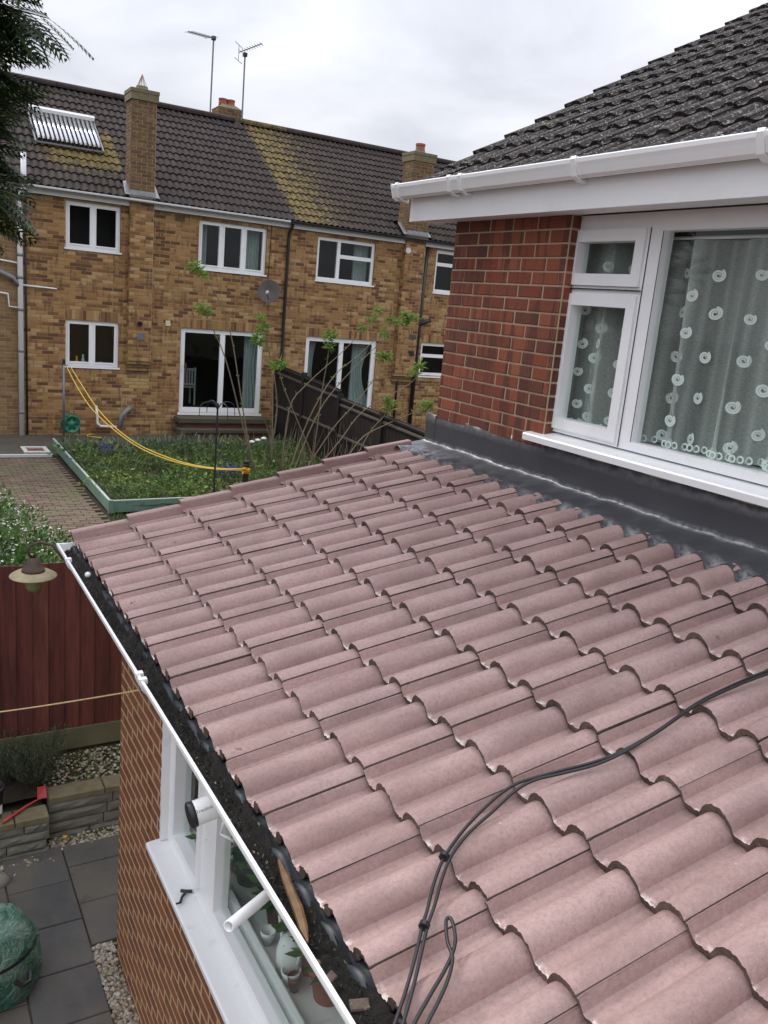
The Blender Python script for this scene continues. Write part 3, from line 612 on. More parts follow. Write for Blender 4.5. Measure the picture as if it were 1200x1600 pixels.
for c in range(17):
    for k in range(int((5.07-.2)/W2)):
        o = Vector((2.975, 5.07-W2*k, .787)) + up2*(G2*c) - n2*(H2+2*t2) + n2*random.uniform(-.002, .004) + up2*random.uniform(-.006, .006)
        link('tile', random.choice(tm2), rf2, slopeM(o, (random.uniform(-.004, .004), -1, random.uniform(-.008, .008)), up2))
# verge undercloak
for c in range(17):
    o = Vector((2.975, 5.072, .787)) + up2*(G2*c) - n2*(H2+2*t2); m = slopeM(o, (0, -1, 0), up2)
    mb = MB(); mb.add([m @ Vector(p) for p in ((.0, 0, -.03), (.0, 0, 2*t2+.012), (.0, G2, t2+.012), (0, G2, -.03), (.03, 0, -.03), (.03, 0, 2*t2+.012), (.03, G2, t2+.012), (.03, G2, -.03))], [(0, 1, 2, 3), (4, 7, 6, 5), (1, 5, 6, 2), (0, 4, 5, 1)]); mb.build('verge_mortar', M['tile_old'], rf2)
# ---- net curtains behind the upper window, with spiral motifs
def spiral():
    mb = MB(); n = 44; T = 2.2; P = []
    for i in range(n):
        t = i/(n-1); a = T*6.283*t; r = .006+.022*t; wv = .0032+.0022*t; P += [((r-wv)*math.cos(a)*1.12, (r-wv)*math.sin(a), 0), ((r+wv)*math.cos(a)*1.12, (r+wv)*math.sin(a), 0)]
    mb.add(P, [(2*i, 2*i+1, 2*i+3, 2*i+2) for i in range(n-1)]); return mb.mesh('spiral', M['motif'])
SP = spiral()
def pleat(y, seed):
    return .042*math.sin(y*23+1.3*math.sin(y*3.1+seed)+seed)+.020*math.sin(y*41+1.3*seed+math.sin(y*7))+.006*math.sin(y*97+seed)
def netc(y0, y1, zb, zt, x0, label, seed, spots):
    ys = np.arange(y1, y0, .005); zs = np.linspace(zb, zt, 9); V = []
    for z in zs:
        f = (z-zb)/(zt-zb)
        for y in ys: V.append((x0+pleat(y+.05*f*math.sin(y*5+seed), seed)*(1.1-.5*f), y, z))
    n = len(ys); mb = MB().add(V, [(j*n+i, j*n+i+1, (j+1)*n+i+1, (j+1)*n+i) for j in range(len(zs)-1) for i in range(n-1)])
    c = tag(mb.build('net_curtain', M['net'], None, True), label, 'curtain')
    ga = []
    for z in zs:
        f = (z-zb)/(zt-zb)
        for y in ys:
            g = .5+.5*math.sin(y*23+1.3*math.sin(y*3.1+seed)+seed+.9+.5*f*math.sin(y*5)); g2 = .5+.5*math.sin(y*61+2*math.sin(y*4+seed)); g3 = .5+.5*math.sin(y*9.+seed*2-f*.8)
            ga.append(min(1., g**3*.75+g2**5*.35+g3**6*.35))
    c.data.attributes.new('gather', 'FLOAT', 'POINT').data.foreach_set('value', ga)
    for (y, z) in spots:
        f = (z-zb)/(zt-zb); q = lambda yy: x0+pleat(yy+.05*f*math.sin(yy*5+seed), seed)*(1.1-.5*f)
        x = q(y); dx = (q(y+.01)-q(y-.01))/.02; U = Vector((-dx, -1, 0)).normalized(); Nn = U.cross(Vector((0, 0, 1)))
        P = Vector((x, y, z))+Nn*.0035*(1 if Nn.x < 0 else -1)
        m = Matrix(((U.x, 0, Nn.x, P.x), (U.y, 0, Nn.y, P.y), (U.z, 1, Nn.z, P.z), (0, 0, 0, 1))) @ Matrix.Rotation(random.uniform(-.5, .5), 4, 'Z') @ Matrix.Scale(random.uniform(.85, 1.1), 4)
        link('spiral', SP, c, m)
    # scalloped lace hem
    mb = MB()
    for i, y in enumerate(np.arange(y1+.02, y0-.02, .030)):
        P = [(x0+pleat(y, seed)*1.1-.006, y+.022*math.cos(a), zb+.016+.02*math.sin(a)) for a in np.linspace(0, 6.283, 9)[:-1]]+[(x0+pleat(y, seed)*1.1-.006, y+.012*math.cos(a), zb+.016+.011*math.sin(a)) for a in np.linspace(0, 6.283, 9)[:-1]]
        mb.add(P, [(k, (k+1) % 8, 8+(k+1) % 8, 8+k) for k in range(8)])
    mb.build('lace_hem', M['motif'], c)
    return c
XC = XU+.195
def spots_grid(y0, y1, z0, z1, dy, dz, seed):
    r = random.Random(seed); out = []; i = 0; y = y0-.06
    while y > y1+.04:
        z = z0+(dz/2 if i % 2 else 0)+.05
        while z < z1-.08: out.append((y+r.uniform(-.012, .012), z+r.uniform(-.015, .015))); z += dz
        y -= dy; i += 1
    return out
netc(4.05, 3.20, -.56, .46, XC, 'white net curtain with rows of spirals behind the small casement', 1.0, spots_grid(3.98, 3.2, -.56, .46, .085, .165, 1))
netc(3.34, .4, -.56, .44, XC+.01, 'wide white net curtain with scattered spirals behind the large pane', 2.3, spots_grid(3.34, 1.6, -.56, .44, .115, .20, 2))
mb = MB(); mb.tube([(XC, 3.72, .452), (XC, .3, .452)], .008, 8)
tag(mb.build('curtain_rail', M['upvc']), 'thin white rail that carries the net curtains', 'curtain rail')

# ================================================================== the terrace across the gardens (facade faces us, y = 19.59)
YF = 19.59; EZ = 1.72
FN = Face((0, YF, 0), (1, 0, 0), (0, -1, 0))
TN_ = .666; upn = Vector((0, 1, TN_)).normalized(); nn_ = Vector((0, -TN_, 1)).normalized(); YR = 23.4
rz = lambda y, d=0.: EZ+.07+TN_*(y-19.38)+d
GNB, WNB, HN, tn = .335, .30, .032, .03
tmn = {k: [tile_mesh('tile', WNB, GNB, HN, tn, [M[k], M['black']], 10, chip=.003, seed=40+i) for i in range(3)] for k in ('tile_nb', 'tile_nb_new')}
GRP = 'terraced houses across the gardens'
def soldier(F, u0, u1, v0, h=.215):
    return [(F.mat(a+.004, v0+.005, -.014+random.uniform(-.001, .001)), .065, h-.01, .02) for a in np.arange(u0, u1-.05, .075)]
def terrace(x0, x1, label, wins, brick, tilekey, chim=None, sol=None, limit=300, skip_left=None, rooms=M['void']):
    t = thing('terraced_house', ((x0+x1)/2, YF, GN), label, 'house', GRP)
    holes = [(w[0], w[1], w[2], w[3]) for w in wins]
    mb = MB()
    for q in rects_minus(x0, x1, GN-.3, EZ+.05, holes): FN.box(mb, *q, -.25, 0)
    w = mb.build('wall', M['mortar_nb'], t)
    hl = list(holes)+[(a[0]-.02, a[1]+.02, a[3], a[3]+.22) for a in wins if a[3] < 0]
    vis0 = skip_left if skip_left is not None else x0
    it = courses(FN, vis0, x1, GN-.05, EZ, hl, proud=.005)
    for a in wins:
        if a[3] < 0: it += soldier(FN, a[0]-.02, a[1]+.02, a[3])
    lay(w, 'brick', it, brick, limit, ch=.003)
    # roof
    mb = MB(); ye = 19.36
    mb.add([(x0, ye, rz(ye, -.10)), (x1, ye, rz(ye, -.10)), (x1, YR, rz(YR, -.10)), (x0, YR, rz(YR, -.10)), (x1, YR+4, EZ), (x0, YR+4, EZ), (x0, YF+.1, EZ), (x1, YF+.1, EZ)], [(0, 1, 2, 3), (3, 2, 4, 5), (0, 3, 6), (1, 7, 2), (0, 6, 7, 1)])
    r = mb.build('roof', M['black'], t)
    it = []; nc = int((YR-19.38)/math.cos(math.atan(TN_))/GNB)+1; vx0 = max(x0, 1.6)
    for c in range(nc):
        for k in range(int((x1-vx0)/WNB+.5)):
            o = Vector((vx0+k*WNB, 19.38, rz(19.38))) + upn*(GNB*c) - nn_*(HN+2*tn) + upn*random.uniform(-.008, .008)
            if o.y > YR-.12: continue
            if chim and chim[0]-.1 < o.x+.1 < chim[1]-.1 and o.y < 19.75: continue
            it.append((o, tilekey(o.x)))
    it.sort(key=lambda q: q[0].length); rest = {}
    for i, (o, key) in enumerate(it):
        m = slopeM(o, (1, 0, random.uniform(-.01, .01)), upn); me = random.choice(tmn[key])
        if i < 300: link('tile', me, r, m)
        else:
            b = rest.setdefault(key, MB()); b.add([m @ v.co for v in me.vertices], [tuple(p.vertices) for p in me.polygons])
    for key, b in rest.items(): o = b.build('tiling', M[key], r, True); o['kind'] = 'stuff'
    for i in range(int((x1-vx0)/.45)):                        # half-round ridge tiles
        a = vx0+i*.45; m = MB(); pr = [(YR-.13*math.cos(q), rz(YR, -.06)+.11*math.sin(q)) for q in np.linspace(-.25, math.pi+.25, 8)]
        V = [(x, y, z) for x in (a, a+.44) for (y, z) in pr]; m.add(V, [(j, j+1, 9+j, 8+j) for j in range(7)]+[tuple(range(8)), tuple(range(15, 7, -1))]); m.build('ridge_tile', M['tile_nb'], r)
    # windows
    for a in wins:
        u0, u1, v0, v1, panes, kw = a
        kw = dict(kw); cur = kw.pop('cur', []); dp = kw.pop('depth', 2.4); kind = kw.pop('kind', 'window')
        fr = window(FN, t, kind, u0, u1, v0, v1, panes, M['upvc'], M['glass_nb'], **kw)
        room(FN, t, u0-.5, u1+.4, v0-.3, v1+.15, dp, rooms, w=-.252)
        for i, (c0, c1, pin) in enumerate(cur):
            V, F_ = drape(FN, c0, c1, v0+.03, v1-.03, -.30, .03, 5, seed=int(c0*10), pinch=pin); MB().add(V, F_).build('curtain', M['fabric'], fr, True)
    return t
def gutter_nb(t, x0, x1, mat, fmat):
    m = MB(); pr = [(19.44-.055*math.cos(q), EZ+.015-.055*math.sin(q)) for q in np.linspace(0, math.pi, 9)]+[(19.493, EZ+.022), (19.387, EZ+.022)]
    V = [(x, y, z) for x in (x0, x1) for (y, z) in pr]; k = len(pr); m.add(V, [(j, (j+1) % k, k+(j+1) % k, k+j) for j in range(k)]+[tuple(range(k)), tuple(range(2*k-1, k-1, -1))]); m.build('gutter', mat, t)
    m = MB(); m.box(x0, x1, 19.50, 19.525, EZ-.13, EZ+.05); m.build('fascia', fmat, t)
    m = MB(); m.box(x0, x1, 19.525, YF, EZ-.125, EZ-.11); m.build('soffit', fmat, t)
def px(a, b): A = onY(*a, YF); B = onY(*b, YF); return A.x, B.x, B.z, A.z
def pane(u0, u1, v0, v1, s=.03): return (u0, u1, v0, v1, s)
# house B: upper two-light, upper three-light, kitchen window, patio doors
B_w1 = (3.345, 4.470, .60, 1.545); B_w2 = (6.13, 7.42, .36, 1.40) ; B_k = (3.345, 4.465, -1.88, -.89); B_d = (5.87, 7.90, -2.86, -.90)
q = px((312, 343), (414, 430)); B_w2 = (q[0], q[1], q[2], q[3])
def lights(w, n, m=.085, mid=.13, top=.085, bot=.095):
    wd = (w[1]-w[0]-2*m-mid*(n-1))/n; return [pane(w[0]+m+i*(wd+mid), w[0]+m+i*(wd+mid)+wd, w[2]+bot, w[3]-top) for i in range(n)]
def tilesB(x): return 'tile_nb' if x < 4.7 else 'tile_nb_new'
wB = [(*B_w1, lights(B_w1, 2), dict(depth=.6)), (*B_w2, lights(B_w2, 3), dict(cur=[(B_w2[0]+.03, B_w2[0]+.28, 0.), (B_w2[1]-.42, B_w2[1]-.05, 0.)])), (*B_k, lights(B_k, 2), dict()),
      (*B_d, [pane(5.98, 6.83, -2.74, -1.00, .0), pane(6.95, 7.79, -2.74, -1.00, .0)], dict(kind='patio_door', cur=[(7.52, 7.98, .25)], depth=3.4, sill=(.05, .05)))]
hB = terrace(2.42, 8.40, 'yellow-brown brick terraced house with tall chimney stack, solar tubes and white patio doors', wB, M['brick_nb'], tilesB, chim=(4.62, 5.2))
gutter_nb(hB, 2.0, 8.34, M['upvc_old'], M['upvc_old'])
# house C
q = px((497, 368), (582, 448)); C_w1 = (9.17, q[1], .47, 1.50); C_d = (9.03, 11.06, -2.86, -.90); C_w2 = (12.62, 13.6, .47, 1.55); C_k = (12.42, 13.6, -1.75, -.86)
xa = C_w1[0]
wC = [(*C_w1, [pane(xa+.07, xa+.56, .55, 1.42, .0), pane(xa+.65, C_w1[1]-.07, 1.13, 1.42, .0), pane(xa+.65, C_w1[1]-.07, .55, 1.04, .0)], dict(depth=1.2, cur=[(C_w1[1]-.45, C_w1[1]-.05, 0.)])),
      (*C_d, [pane(9.14, 9.99, -2.74, -1.01, .0), pane(10.11, 10.94, -2.74, -1.01, .0)], dict(kind='patio_door', cur=[(9.14, 9.45, .3), (10.5, 11.1, .45)], depth=3.4, sill=(.05, .05))),
      (*C_w2, [pane(C_w2[0]+.07, 13.5, 1.24, 1.47, 0), pane(C_w2[0]+.07, 13.5, .55, 1.15, .0)], dict(depth=1.)),
      (*C_k, [pane(C_k[0]+.07, 13.5, -1.16, -.94, .0), pane(C_k[0]+.07, 13.5, -1.66, -1.25, .0)], dict(depth=1.))]
hC = terrace(8.40, 16.6, 'yellow-brown brick terraced house with black gutter and mustard lichen on its roof', wC, M['brick_nb'], lambda x: 'tile_nb', chim=(11.55, 12.25))
gutter_nb(hC, 8.345, 16.6, M['black'], M['upvc'])
hA = terrace(-4., 2.415, 'plain tan brick terraced house, only its edge beyond the white soil pipe', [], M['brick_nb2'], lambda x: 'tile_nb', limit=120, skip_left=1.7)
gutter_nb(hA, -4., 1.995, M['upvc_old'], M['upvc_old'])
def box_brick(parent, x0, x1, y0, y1, z0, z1, mat, mort, name='chimney', faces=('f', 'l')):
    m = MB(); m.box(x0, x1, y0, y1, z0, z1); c = m.build(name, mort, parent); it = []
    it += courses(Face((0, y0, 0), (1, 0, 0), (0, -1, 0)), x0, x1, z0+.005, z1, [], proud=.006)
    it += courses(Face((x0, 0, 0), (0, -1, 0), (-1, 0, 0)), -y1, -y0, z0+.005, z1, [], proud=.006, phase=.11)
    lay(c, 'brick', it, mat, 300, ch=.003); return c
def stack(t, x0, x1, ztop, pot):
    y0, y1 = 19.44, 19.95
    c = box_brick(t, x0, x1, y0, y1, EZ+.03, ztop-.22, M['brick_ch'], M['mortar_nb'])
    m = MB(); m.box(x0-.035, x1+.035, y0-.035, y1+.035, ztop-.215, ztop-.07); m.box(x0-.045, x1+.045, y0-.045, y1+.045, ztop-.07, ztop+.0); m.build('chimney_cap', M['coping'], c)
    xc, yc = (x0+x1)/2, (y0+y1)/2
    m = MB(); m.lathe((xc, yc, ztop), [(.17, 0), (.13, .06), (.12, .10)], 14); m.build('flaunching', M['coping'], c)
    if pot == 'cone':
        m = MB()
        for k in range(9): a = k*.698; m.tube([(xc+.10*math.cos(a), yc+.10*math.sin(a), ztop+.10), (xc, yc, ztop+.34)], .006, 5)
        m.build('bird_guard', simple('rusty_wire', (.35, .2, .17), .5, .2), c)
    else:
        m = MB(); m.lathe((xc, yc, ztop+.08), [(.12, 0), (.11, .10), (.125, .11), (.125, .16), (.09, .16), (.09, .05)], 14, cap=False); m.build('chimney_pot', M['terracotta'], c)
    m = MB(); m.add([(x0-.02, y0-.02, EZ+.06), (x1+.02, y0-.02, EZ+.06), (x1+.02, y0-.012, EZ+.2), (x0-.02, y0-.012, EZ+.2), (x0-.03, 19.40, rz(19.40, .015)), (x1+.03, 19.40, rz(19.40, .015))], [(0, 1, 2, 3), (4, 5, 1, 0)])
    for (xa_, xb_) in ((x0-.13, x0-.005), (x1+.005, x1+.10)): m.add([(xa_, 19.40, rz(19.40, .012)), (xb_, 19.40, rz(19.40, .012)), (xb_, 19.85, rz(19.85, .03)), (xa_+.05, 19.85, rz(19.85, .012))], [(0, 1, 2, 3)])
    m.build('chimney_flashing', M['leadsilver'], c)
    # breast on the wall below, ending in stepped corbels
    b = box_brick(t, x0, x1, YF-.14, YF+.05, -1.70, EZ-.01, M['brick_nb'], M['mortar_nb'], 'chimney_breast')
    for k in range(4):
        m = MB(); m.box(x0+.0, x1, YF-.14+.03*(k+1), YF+.02, -1.70-.075*(k+1)+.006, -1.70-.075*k); m.build('corbel', M['brick_ch'] if k % 2 else M['brick_nb'], b)
    return c
stack(hB, 4.64, 5.15, 3.93, 'cone'); stack(hC, 11.58, 12.18, 3.80, 'pot')
cx0, cx1 = 8.0, 8.65
c2 = box_brick(hC, cx0, cx1, 23.9, 24.5, 3.2, 4.80, M['brick_ch'], M['mortar_nb'])
m = MB(); m.add([(cx0-.02, 23.88, 4.80), (cx1+.02, 23.88, 4.80), (cx1+.02, 24.52, 4.80), (cx0-.02, 24.52, 4.80), (cx0+.15, 24.05, 4.92), (cx1-.15, 24.05, 4.92), (cx1-.15, 24.35, 4.92), (cx0+.15, 24.35, 4.92)], [(4, 5, 6, 7), (0, 1, 5, 4), (1, 2, 6, 5), (2, 3, 7, 6), (3, 0, 4, 7)]); m.build('flaunching', M['coping'], c2)
for xx in (8.2, 8.42): m = MB(); m.lathe((xx, 24.2, 4.9), [(.12, 0), (.11, .12), (.12, .13), (.12, .17), (.09, .17), (.09, .05)], 12, cap=False); m.build('chimney_pot', M['terracotta'], c2)
# pipes
def pipe(t, name, mat, pts, r, bands=()):
    m = MB(); m.tube(pts, r, 10); p = m.build(name, mat, t, True)
    for z in bands: k = MB(); k.lathe((pts[-1][0], pts[-1][1], z), [(r+.008, -.03), (r+.008, .03)], 10); k.build('pipe_collar', M['greypipe'], p, True)
    return p
pipe(hB, 'soil_pipe', M['upvc_old'], [(2.50, 19.33, 2.31), (2.50, 19.33, 1.78), (2.49, 19.33, 1.68), (2.44, 19.50, 1.42), (2.44, 19.51, 1.3), (2.44, 19.51, GN)], .055, (1.25, .35, -.1, -.75, -1.6, -2.9))
pipe(hB, 'waste_pipe', M['greypipe'], [(2.44, 19.51, -.30), (2.30, 19.50, -.12), (2.02, 19.50, .0)], .045)
pipe(hB, 'waste_pipe', M['upvc_old'], [(2.44, 19.52, -.25), (3.10, 19.55, -.27), (3.16, 19.56, -.27)], .018)
pipe(hB, 'waste_pipe', M['upvc_old'], [(2.40, 19.52, .18), (1.7, 19.54, .25)], .018)
pipe(hB, 'waste_pipe', M['upvc_old'], [(2.40, 19.52, -.72), (2.22, 19.52, -.70), (2.20, 19.52, -.45), (1.75, 19.52, -.40)], .018)
pipe(hB, 'black_pipe', M['black'], [(2.555, 19.56, EZ-.14), (2.555, 19.56, GN)], .018)
pipe(hC, 'downpipe', M['black'], [(8.42, 19.44, EZ-.02), (8.42, 19.44, EZ-.09), (8.38, 19.53, EZ-.24), (8.38, 19.54, EZ-.4), (8.38, 19.54, -1.5), (8.38, 19.54, GN)], .036, ())
x_ = onY(668, 395, 19.5).x
pipe(hC, 'soil_pipe', M['black'], [(x_, 19.52, EZ-.13), (x_-.03, 19.52, -.3), (x_-.03, 19.52, GN)], .055, ()); 
pb = onY(664, 505, 19.45); pipe(hC, 'waste_pipe', M['black'], [(x_-.03, 19.5, pb.z-.05), (x_+.18, 19.5, pb.z+.05), (x_+.3, 19.5, pb.z+.08)], .05)
x2_ = onY(630, 500, 19.55).x; pipe(hC, 'cable_pipe', M['black'], [(x2_, 19.565, -.5), (x2_, 19.565, GN)], .028)
# small wall fittings on house B
p = onY(218, 506, YF-.15); m = MB(); m.lathe((p.x, YF-.145, p.z), [(.055, 0), (.055, .05), (.035, .05), (.03, .01)], 16, axis=(0, -1, 0)); m.build('boiler_flue', M['black'], hB)
p = onY(220, 526, YF-.15); m = MB(); m.box(p.x-.08, p.x+.08, YF-.165, YF-.146, p.z-.075, p.z+.075); m.build('vent_plate', M['galv'], hB)
p = onY(262, 505, YF); m = MB(); m.box(p.x-.055, p.x+.055, YF-.03, YF-.006, p.z-.06, p.z+.06); m.build('cover_plate', M['cream'], hB)
p = onY(281, 341, YF); m = MB(); m.box(p.x-.11, p.x+.11, YF-.012, YF-.004, p.z-.07, p.z+.07); m.build('air_brick', M['brick_ch'], hB)
p = onY(643, 552, YF-.15); m = MB(); m.box(p.x-.07, p.x+.07, YF-.165, YF-.146, p.z-.06, p.z+.06); m.build('vent_plate', M['black'], hC)
p = onY(645, 527, YF-.15); m = MB(); m.box(p.x-.09, p.x+.09, YF-.15, YF-.146, p.z-.06, p.z+.06); m.build('cover_plate', M['patio_nb'], hC)
p = onY(638, 390, YF-.1); m = MB(); m.lathe((p.x, YF-.02, p.z), [(.05, 0), (.05, .12), (.07, .13), (.07, .18), (.0, .18)], 12, axis=(-.25, -1, -.2)); m.build('flood_light', M['upvc_old'], hC)
p = onY(598, 597, YF); m = MB(); m.box(p.x-.035, p.x+.035, YF-.05, YF-.006, p.z-.09, p.z+.09); m.build('tap_cover', M['brick_ch'], hC)
# pale corrected bricks under the breast
it = [(FN.mat(4.60+dx, z, -.012), .215, .065, .021) for (dx, z) in ((.12, -2.17), (.345, -2.17), (.0, -2.245), (.225, -2.245), (.11, -2.32), (.335, -2.32), (0., -2.395))]
m_ = simple('pale_yellow_brick', (.44, .30, .12), .9, .2, 12.)
for (mw, w, h, d) in it: MB().add([mw @ Vector(p) for p in brick_mesh(w, h, d, None)[0]], brick_mesh(w, h, d, None)[1]).build('pale_brick', m_, hB)
# gulley pipework by the kitchen
pw = lambda a, b, y=19.45: onY(a, b, y)
pipe(hB, 'gulley_pipe', M['upvc_old'], [pw(150, 634), pw(152, 648), pw(152, 661), pw(157, 666), pw(182, 667)], .028)
pipe(hB, 'gulley_pipe', M['greypipe'], [pw(204, 636), pw(190, 649), pw(188, 668)], .05)
# patio door steps
st = MB(); st.box(5.75, 8.0, 19.10, 19.55, -3.03, -2.93); d_ = st.build('door_step', M['step'], hB)
st = MB(); st.box(5.85, 7.95, 19.18, 19.55, -3.15, -3.032); st.build('step_riser', M['stepbrick'], d_)
st = MB(); st.box(5.70, 8.05, 18.85, 19.55, -3.22, -3.152); d2 = st.build('door_step', M['step'], hB)
st = MB(); st.box(5.80, 8.0, 18.93, 19.55, GN-.1, -3.222); st.build('step_riser', M['stepbrick'], d2)
p = onY(289, 573, YF); m = MB(); m.box(p.x-.012, p.x+.02, YF-.09, YF-.04, p.z-.11, p.z+.09); m.build('door_handle', M['black'], hB)
# solar tubes on the roof
A, Bq = (2.95, 4.32); yl, yh = 20.75, 21.85
sol = thing('solar_collector', (3.6, 21, rz(21)), 'silver evacuated-tube solar collector on the lichened roof', 'solar panel')
pt = lambda x, y, d: Vector((x, y, rz(y, d)))
sh = lambda x, y: x+(y-21.3)*(-.0)
for i in range(14):
    x = A+.06+(Bq-A-.12)*i/13; m = MB(); m.tube([pt(x, yl+.05, .10), pt(x, yh-.08, .10)], .036, 8); tb = m.build('glass_tube', M['tubes'], sol, True)
    m = MB(); m.tube([pt(x, yl+.0, .10), pt(x, yl+.07, .10)], .040, 8); m.build('end_cap', M['black'], tb)
m = MB(); m.tube([pt(A-.03, yh, .13), pt(Bq+.03, yh, .13)], .07, 6); m.build('header', M['upvc_old'], sol)
for y in (yl, yl+.5): m = MB(); m.tube([pt(A-.02, y, .045), pt(Bq+.02, y, .045)], .022, 4); m.build('rail', M['galv'], sol)
for x in (A-.02, Bq+.02): m = MB(); m.tube([pt(x, yl-.02, .06), pt(x, yh, .06)], .022, 4); m.build('rail', M['galv'], sol)
# aerials
def aerial(base, top, boom0, boom1, n, label, fold):
    t = thing('tv_aerial', base, label, 'aerial', 'tv aerials on the terrace ridge'); base, top, boom0, boom1 = map(Vector, (base, top, boom0, boom1))
    m = MB(); m.tube([base, top], .022, 7); m.build('mast', M['galv'], t); m = MB(); m.tube([boom0, boom1], .014, 5); b = m.build('boom', M['galv'], t)
    ax = (boom1-boom0).normalized(); s = ax.cross(Vector((0, 0, 1))).normalized() if not fold else Vector((0, 0, 1)).cross(ax).normalized()
    for i in range(n):
        c = boom0+(boom1-boom0)*(.1+.85*i/(n-1)); l = .16 if i else .22; m = MB(); m.tube([c-s*l, c+s*l], .006, 4); m.build('element', M['galv'], b)
    if fold:
        for dz in (.18, -.2):
            c = boom0; m = MB(); m.tube([c+Vector((0, 0, dz))-s*.3, c+Vector((0, 0, dz))+s*.3], .008, 4); m.tube([c, c+Vector((0, 0, dz))], .008, 4); m.build('reflector', M['galv'], b)
    m = MB(); m.box(top.x-.05, top.x+.05, top.y-.05, top.y+.05, top.z-.10, top.z-.01); m.build('clamp', M['blackiron'], t)
yA = 23.55
aerial(onY(328, 185, yA), onY(334, 56, yA), onY(334, 60, yA), onY(294, 49, yA-.5), 10, 'tall thin tv aerial whose boom points away from the chimney pots', False)
aerial(onY(378, 190, yA), onY(383, 82, yA), onY(373, 82, yA), onY(410, 68, yA-.4), 9, 'shorter tv aerial with stub reflectors strapped beside the chimney pots', True)
# satellite dish
p = onY(421, 456, 19.2); t = thing('satellite_dish', p, 'dull grey satellite dish on the brick wall between window and black downpipe', 'satellite dish')
ax = Vector((-.55, -.8, .25)).normalized(); m = MB(); m.lathe(p, [(.0, .0), (.15, .014), (.27, .05), (.275, .05), (.15, .006), (0., -.01)], 20, axis=ax, cap=False); m.build('reflector_dish', M['dish'], t, True)
m = MB(); m.tube([p-Vector((0, 0, .2)), p+ax*.30-Vector((0, 0, .10))], .012, 6); m.build('feed_arm', M['galv'], t)
m = MB(); m.tube([p+ax*.30-Vector((0, 0, .10)), p+ax*.22-Vector((0, 0, .06))], .03, 8); m.build('receiver', M['potwhite'], t)
m = MB(); m.tube([p-ax*.0, (p.x+.05, YF-.005, p.z-.03)], .02, 6); m.build('wall_bracket', M['galv'], t)
m = MB(); m.tube([(p.x+.1, YF-.012, p.z+.1), (p.x+.12, YF-.012, EZ-.13)], .008, 5); m.build('dish_cable', M['blackiron'], t)
# seen through the glass: chair inside the patio door, ornaments on the kitchen sill
p = Vector((6.45, 20.9, -2.86)); t = thing('dining_chair', p, 'white slatted dining chair seen through the left patio door', 'chair')
for dx in (-.2, .2):
    m = MB(); m.box(p.x+dx-.02, p.x+dx+.02, p.y-.02, p.y+.02, -2.86, -1.92); m.build('leg', M['potwhite'], t); m = MB(); m.box(p.x+dx-.02, p.x+dx+.02, p.y+.36, p.y+.40, -2.86, -2.42); m.build('leg', M['potwhite'], t)
for i in range(5): m = MB(); m.box(p.x-.15+i*.065, p.x-.115+i*.065, p.y-.008, p.y+.008, -2.32, -1.97); m.build('slat', M['potwhite'], t)
for z in (-2.34, -1.97): m = MB(); m.box(p.x-.2, p.x+.2, p.y-.014, p.y+.014, z-.02, z+.03); m.build('back_rail', M['potwhite'], t)
m = MB(); m.box(p.x-.22, p.x+.22, p.y-.02, p.y+.42, -2.42, -2.385); m.build('seat', M['potwhite'], t)
for (a, b, mat, h, lb) in ((120, 558, 'yellow', .20, 'yellow bottle standing on the kitchen window sill'), (130, 556, 'petal', .24, 'vase of small white flowers on the kitchen window sill'), (158, 562, 'potwhite', .10, 'small white pot on the kitchen window sill')):
    p = onY(a, b, 19.78); z0 = B_k[2]; o = MB(); o.lathe((p.x, 19.80, z0), [(.035, 0), (.045, h*.4), (.02, h*.75), (.025, h)], 10); tag(o.build('ornament', M[mat], None, True), lb, 'ornament', 'things on the kitchen sill')

# ================================================================== our patio corner
pat = struct(link('patio', MB().mesh('patio', M['soil']), None))
mb = MB(); mb.box(-3, 1.0, -3, 5.86, GP-.06, GP-.035); mb.box(1.0, 2.5, 4.885, 6.2, GP-.06, GP-.035); o = mb.build('bedding', M['mortar_nb'], pat)
sl_ = []
def slab(x0, x1, y0, y1):
    g = .004; w, h = x1-x0-2*g, y1-y0-2*g
    sl_.append((Matrix.Translation((x0+g, y0+g, GP-.034+random.uniform(-.002, .002))), round(w, 3), round(h, 3), .034))
P_ = .43
for i in range(-6, 2):
    for j in range(-6, 12):
        x0 = 1.0-P_*(2-i)+P_; y1 = 5.86-P_*j + (.0 if i % 2 else .18)
        if i == 1: continue
        slab(1.0-P_*(1-i), 1.0-P_*(-i), min(5.84, y1)-P_ if 0 else y1-P_-.0, y1)
for j, (a, b) in enumerate(((5.76, 6.02), (5.33, 5.76), (4.90, 5.33))):
    slab(1.0, 1.43, a, b); slab(1.43, 1.86, a, b)
lay(pat, 'slab', [s for s in sl_ if s[0].translation.y+s[2] < 6.05], M['slab'], 300, ch=.006)
